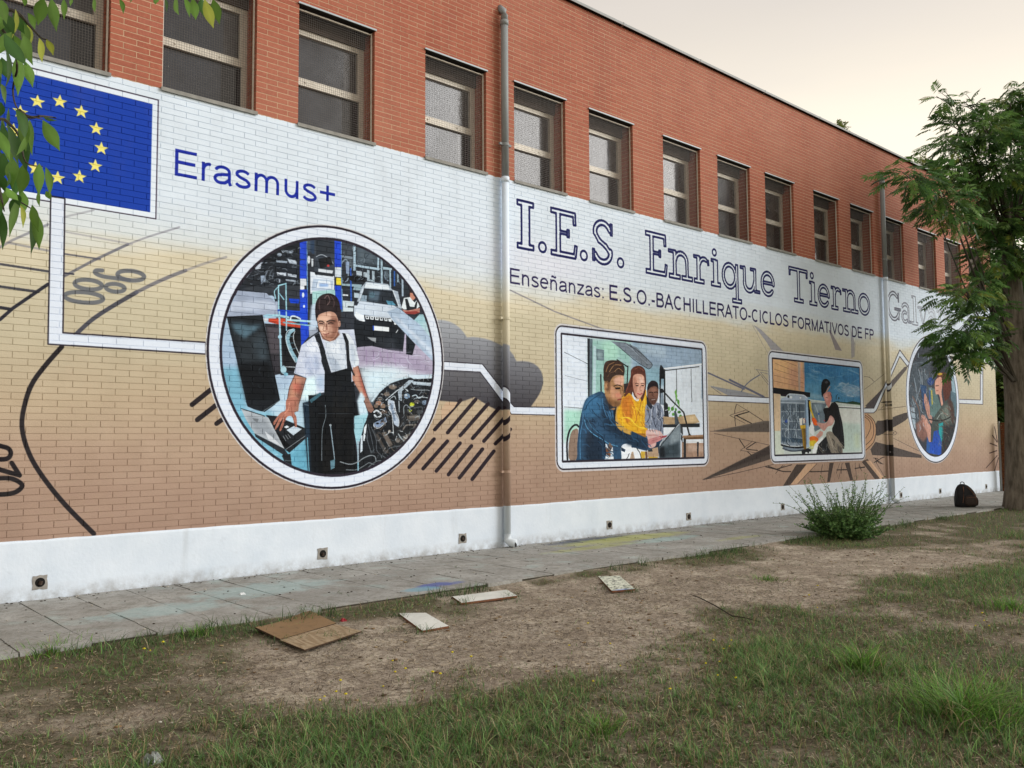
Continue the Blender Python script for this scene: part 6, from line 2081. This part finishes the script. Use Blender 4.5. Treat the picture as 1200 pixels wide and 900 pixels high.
# trees whose tips show above the roof, standing behind the building
YC = np.array([lin('6d7a34'), lin('7f8a3e'), lin('5a6a30'), lin('88924a')])
for (px, py, nn, lb) in [(984, 147, 0, 'leftmost tree tip just showing over the roof edge, yellow green'), (1081, 184, 1, 'yellow green tree tip over the roof, tallest of the three'), (1093, 196, 0, 'yellow green tree tip over the roof, nearest the big tree')]:
    p = px_at(px, py, 14.); top = p[2]
    t_ = thing('distant_tree', lb, 'tree', (float(p[0]), 14., 0), 'trees behind the building')
    m = MB(); m.tube([(0, 0, 0), (.1, 0, top*.6), (0, 0, top-.4)], [.25, .16, .03], 8); m.obj('trunk', M_BARK, t_, True)
    n = 500; hgt = rt_np.random(n)**.7; v = rt_np.normal(0, 1, (n, 3)); wdt = (1-hgt)*1.9+.14
    P = np.stack([v[:, 0]*wdt*.45, v[:, 1]*wdt*.45, top*(.5+.5*hgt)+.0*v[:, 2]], 1)
    V, F, K = foliage(P, v+np.array([0, 0, .8]), rt_np.uniform(.8, 1.5, n), YC[rt_np.integers(0, 4, n)], rt_np, npair=4, L=.3, leaf=.15, lw=.05); o = fast_obj('crown', V, F, M_LEAF, t_, K); o['kind'] = 'stuff'
bg_tree('distant_shrub', 'dark green shrub beyond the end of the building, partly hidden by the tree trunk', 'shrub', 26.2, 1.0, 1.9, 2.0, 2.3, 3200)
bg_tree('distant_tree', 'dark leafy tree further beyond the corner of the building, behind the trunk', 'tree', 31., 2.5, 4.0, 3.6, 4.4, 4200)

# ================================================================ BUSH
bx_, by_ = gp(990, 630); bush = thing('bush', 'wild leafy bush with long thin upright shoots growing at the pavement edge', 'bush', (bx_, by_, -.06))
stem = MB(); cen = []; dr = []; leafparts = []
rb = np.random.default_rng(9)
def shoot(az, lean, h, dens, x0=0, y0=0):
    p = np.array([x0, y0, 0.]); pts = [tuple(p)]; d = np.array([math.cos(az)*lean, math.sin(az)*lean, 1.]); d /= np.linalg.norm(d); st = h/7
    for k in range(7):
        d = d+np.array([math.cos(az), math.sin(az), 0])*.03+rb.normal(0, .11, 3); d /= np.linalg.norm(d); p = p+d*st; pts.append(tuple(p))
    stem.tube(pts, [.006, .005, .0045, .004, .0035, .003, .002, .0012], 4, False)
    P = np.array(pts); nl = int(dens*h); t = rb.random(nl)*7
    i = np.minimum(t.astype(int), 6); f = (t-i)[:, None]; c_ = P[i]*(1-f)+P[i+1]*f
    return c_, h
C_ = []; S_ = []
for k in range(300):
    az = rb.uniform(0, 6.28); ln = rb.uniform(.1, 1.7); h = rb.uniform(.3, .58)*(1-.15*ln*.5); r0 = rb.uniform(0, .3)
    c_, _ = shoot(az, ln, h, 120, r0*math.cos(az), r0*math.sin(az)); C_.append(c_); S_.append(np.full(len(c_), 1.))
for k in range(120):
    az = rb.uniform(0, 6.28); ln = rb.uniform(.05, .85); h = rb.uniform(.6, 1.0); r0 = rb.uniform(0, .3)
    c_, _ = shoot(az, ln, h, 60, r0*math.cos(az), r0*math.sin(az)); C_.append(c_); S_.append(np.full(len(c_), .6))
stem.obj('stems', simple('green_stem', '4a5a34', .8), bush)
c_ = np.concatenate(C_); s_ = np.concatenate(S_)*rb.uniform(.7, 1.3, len(c_)); n = len(c_)
d = rb.normal(0, 1, (n, 3)); d[:, 2] = np.abs(d[:, 2])*.6; d /= np.linalg.norm(d, axis=1, keepdims=True); sd = np.cross(d, rb.normal(0, 1, (n, 3))); sd /= np.linalg.norm(sd, axis=1, keepdims=True)
Lf = .042*s_[:, None]; Wf = .011*s_[:, None]
V = np.stack([c_, c_+d*Lf*.5+sd*Wf, c_+d*Lf, c_+d*Lf*.5-sd*Wf], 1).reshape(-1, 3); F = np.arange(n*4).reshape(n, 4)
BG = np.array([lin('567a42'), lin('668c50'), lin('43633a'), lin('7a9c5e')]); K = np.repeat(BG[rb.integers(0, 4, n)]*rb.uniform(.7, 1.2, (n, 1)), 4, 0)
o = fast_obj('leaves', V, F, M_LEAF, bush, K); o['kind'] = 'stuff'

# ================================================================ OVERHANGING BRANCH close to the camera
LV = """
0,-5 28,100 50 g;72,42 58,165 62 y;128,112 132,222 55 y;183,178 196,282 40 y;218,185 246,252 34 y;110,165 150,292 58 g;55,150 -5,250 60 g;20,155 115,292 62 d;88,250 84,430 48 g;118,288 150,398 44 g;8,268 40,365 50 d;0,390 24,478 44 g
5,478 -8,548 40 d;40,505 40,618 44 d;72,512 112,642 70 d;138,560 150,712 50 g;200,562 272,692 58 g;198,542 262,562 20 d;8,572 -2,700 44 d;28,638 52,762 46 g;92,618 122,785 62 d;118,640 80,720 40 g;60,740 60,865 60 g;110,768 92,905 60 g;184,765 182,905 44 g;214,782 232,905 56 g;0,815 22,890 40 d
204,-10 180,106 56 g;240,-8 262,132 46 g;298,-8 300,82 36 g;438,-8 446,52 30 g;560,-8 576,58 26 g;115,-14 116,24 22 g;770,-8 780,52 26 d;818,-8 836,62 40 g;862,-10 886,72 40 g;903,-10 916,82 40 g;944,-10 955,70 36 d;958,-5 996,118 44 y;998,-5 1026,102 44 g;735,-12 728,18 24 g;622,-12 612,10 18 g;335,-12 330,24 26 g
0,895 14,972 46 g;82,925 48,1092 62 g;105,895 112,992 44 g;96,962 106,1058 44 y;150,960 178,1074 44 g;150,978 145,1168 58 d;166,990 182,1152 46 g;10,990 12,1152 34 d;180,895 186,962 32 g;216,895 236,932 28 g;38,880 20,960 36 g;60,905 90,960 40 d
20,40 -20,150 60 g;130,60 160,130 40 g;-10,700 10,800 50 d;40,790 20,880 44 d;-30,300 -5,420 60 d;-20,900 -5,1020 44 d;60,60 110,150 50 d;0,120 60,190 50 d
"""
DB = 2.55
lv_root_p = CAM_LOC+photo_ray([(-260, -160)])[0]/CAM_F*DB
ash = thing('overhanging_branch', 'leafy branches with pointed green leaves hanging into the upper left corner, close to the camera', 'branch', tuple(lv_root_p))
def dp(x4, y4, depth): return CAM_LOC+photo_ray([(x4/4., y4/4.)])[0]/CAM_F*depth-lv_root_p
rl = np.random.default_rng(2)
twigs = MB()
tw = [[(-900, -500), (-500, -200), (-100, 40), (20, 150), (80, 300), (60, 420), (90, 520), (200, 560)], [(-500, -200), (-100, 500), (20, 560), (90, 640), (120, 760), (200, 780)], [(-100, 500), (-20, 820), (60, 920), (150, 980)], [(-500, -200), (0, -80), (200, -30), (430, -30), (700, -40), (900, -30), (1000, -15)], [(-100, 40), (60, 50), (130, 110), (190, 175), (222, 185)], [(90, 520), (140, 550), (200, 545), (262, 552)], [(-20, 820), (0, 900), (20, 990)]]
for path in tw:
    D0 = DB+rl.uniform(-.05, .12); P = smooth(np.array(path, float), False, 4); n = len(P)
    twigs.tube([tuple(dp(a, b_, D0+.04*math.sin(i*.7))) for i, (a, b_) in enumerate(P)], [.006*(1-i/n)**1.2+.0014 for i in range(n)], 5)
twigs.obj('twigs', M_TWIG, ash)
leaf_cols = {'g': lin('678c3e'), 'y': lin('b2bc50'), 'd': lin('456b34')}
def ash_leaf(bx, by, tx_, ty_, w, kind):
    dep = DB+rl.uniform(-.16, .2); tx_, ty_ = bx+(tx_-bx)*1.12, by+(ty_-by)*1.12; A = dp(bx, by, dep); B = dp(tx_, ty_, dep+rl.uniform(-.03, .03)); ax = B-A; L = np.linalg.norm(ax); ax /= L
    sd = np.cross(FWD, ax); sd /= np.linalg.norm(sd); th = rl.uniform(-.75, .75); nrm = np.cross(ax, sd); s2 = sd*math.cos(th)+nrm*math.sin(th); n2 = np.cross(ax, s2)
    W = w/4./CAM_F*dep*1.08; prof = [0, .5, .88, 1., .9, .62, .26, 0]; N = len(prof)-1; V = []; F = []; cv = rl.uniform(-.10, .10); fold = rl.uniform(.1, .3)
    for i, q in enumerate(prof):
        t = i/N; c = A+ax*L*t+n2*(cv*L*math.sin(t*math.pi)); h_ = W*.5*q+.0004
        V += [c-s2*h_+n2*h_*fold, c, c+s2*h_+n2*h_*fold]
    for i in range(N):
        for j in (0, 1): a = i*3+j; F.append((a, a+1, a+4, a+3))
    V = np.array(V); col = leaf_cols[kind]*rl.uniform(.8, 1.2); K = np.repeat(col[None], len(V), 0); K[1::3] *= 1.25
    fast_obj('leaf', V, np.array(F), M_LEAF, ash, K, True)
for ln in LV.strip().splitlines():
    for q in ln.split(';'):
        a, b_, w_, k_ = q.split(); a = list(map(float, a.split(','))); b_ = list(map(float, b_.split(','))); ash_leaf(*a, *b_, float(w_), k_)
        if a[0] < 150 and rl.random() < .6:
            ox, oy = rl.uniform(-70, -12), rl.uniform(-45, 45); ash_leaf(a[0]+ox, a[1]+oy, b_[0]+ox+rl.uniform(-25, 25), b_[1]+oy, float(w_)*.95, 'd' if rl.random() < .5 else 'g')
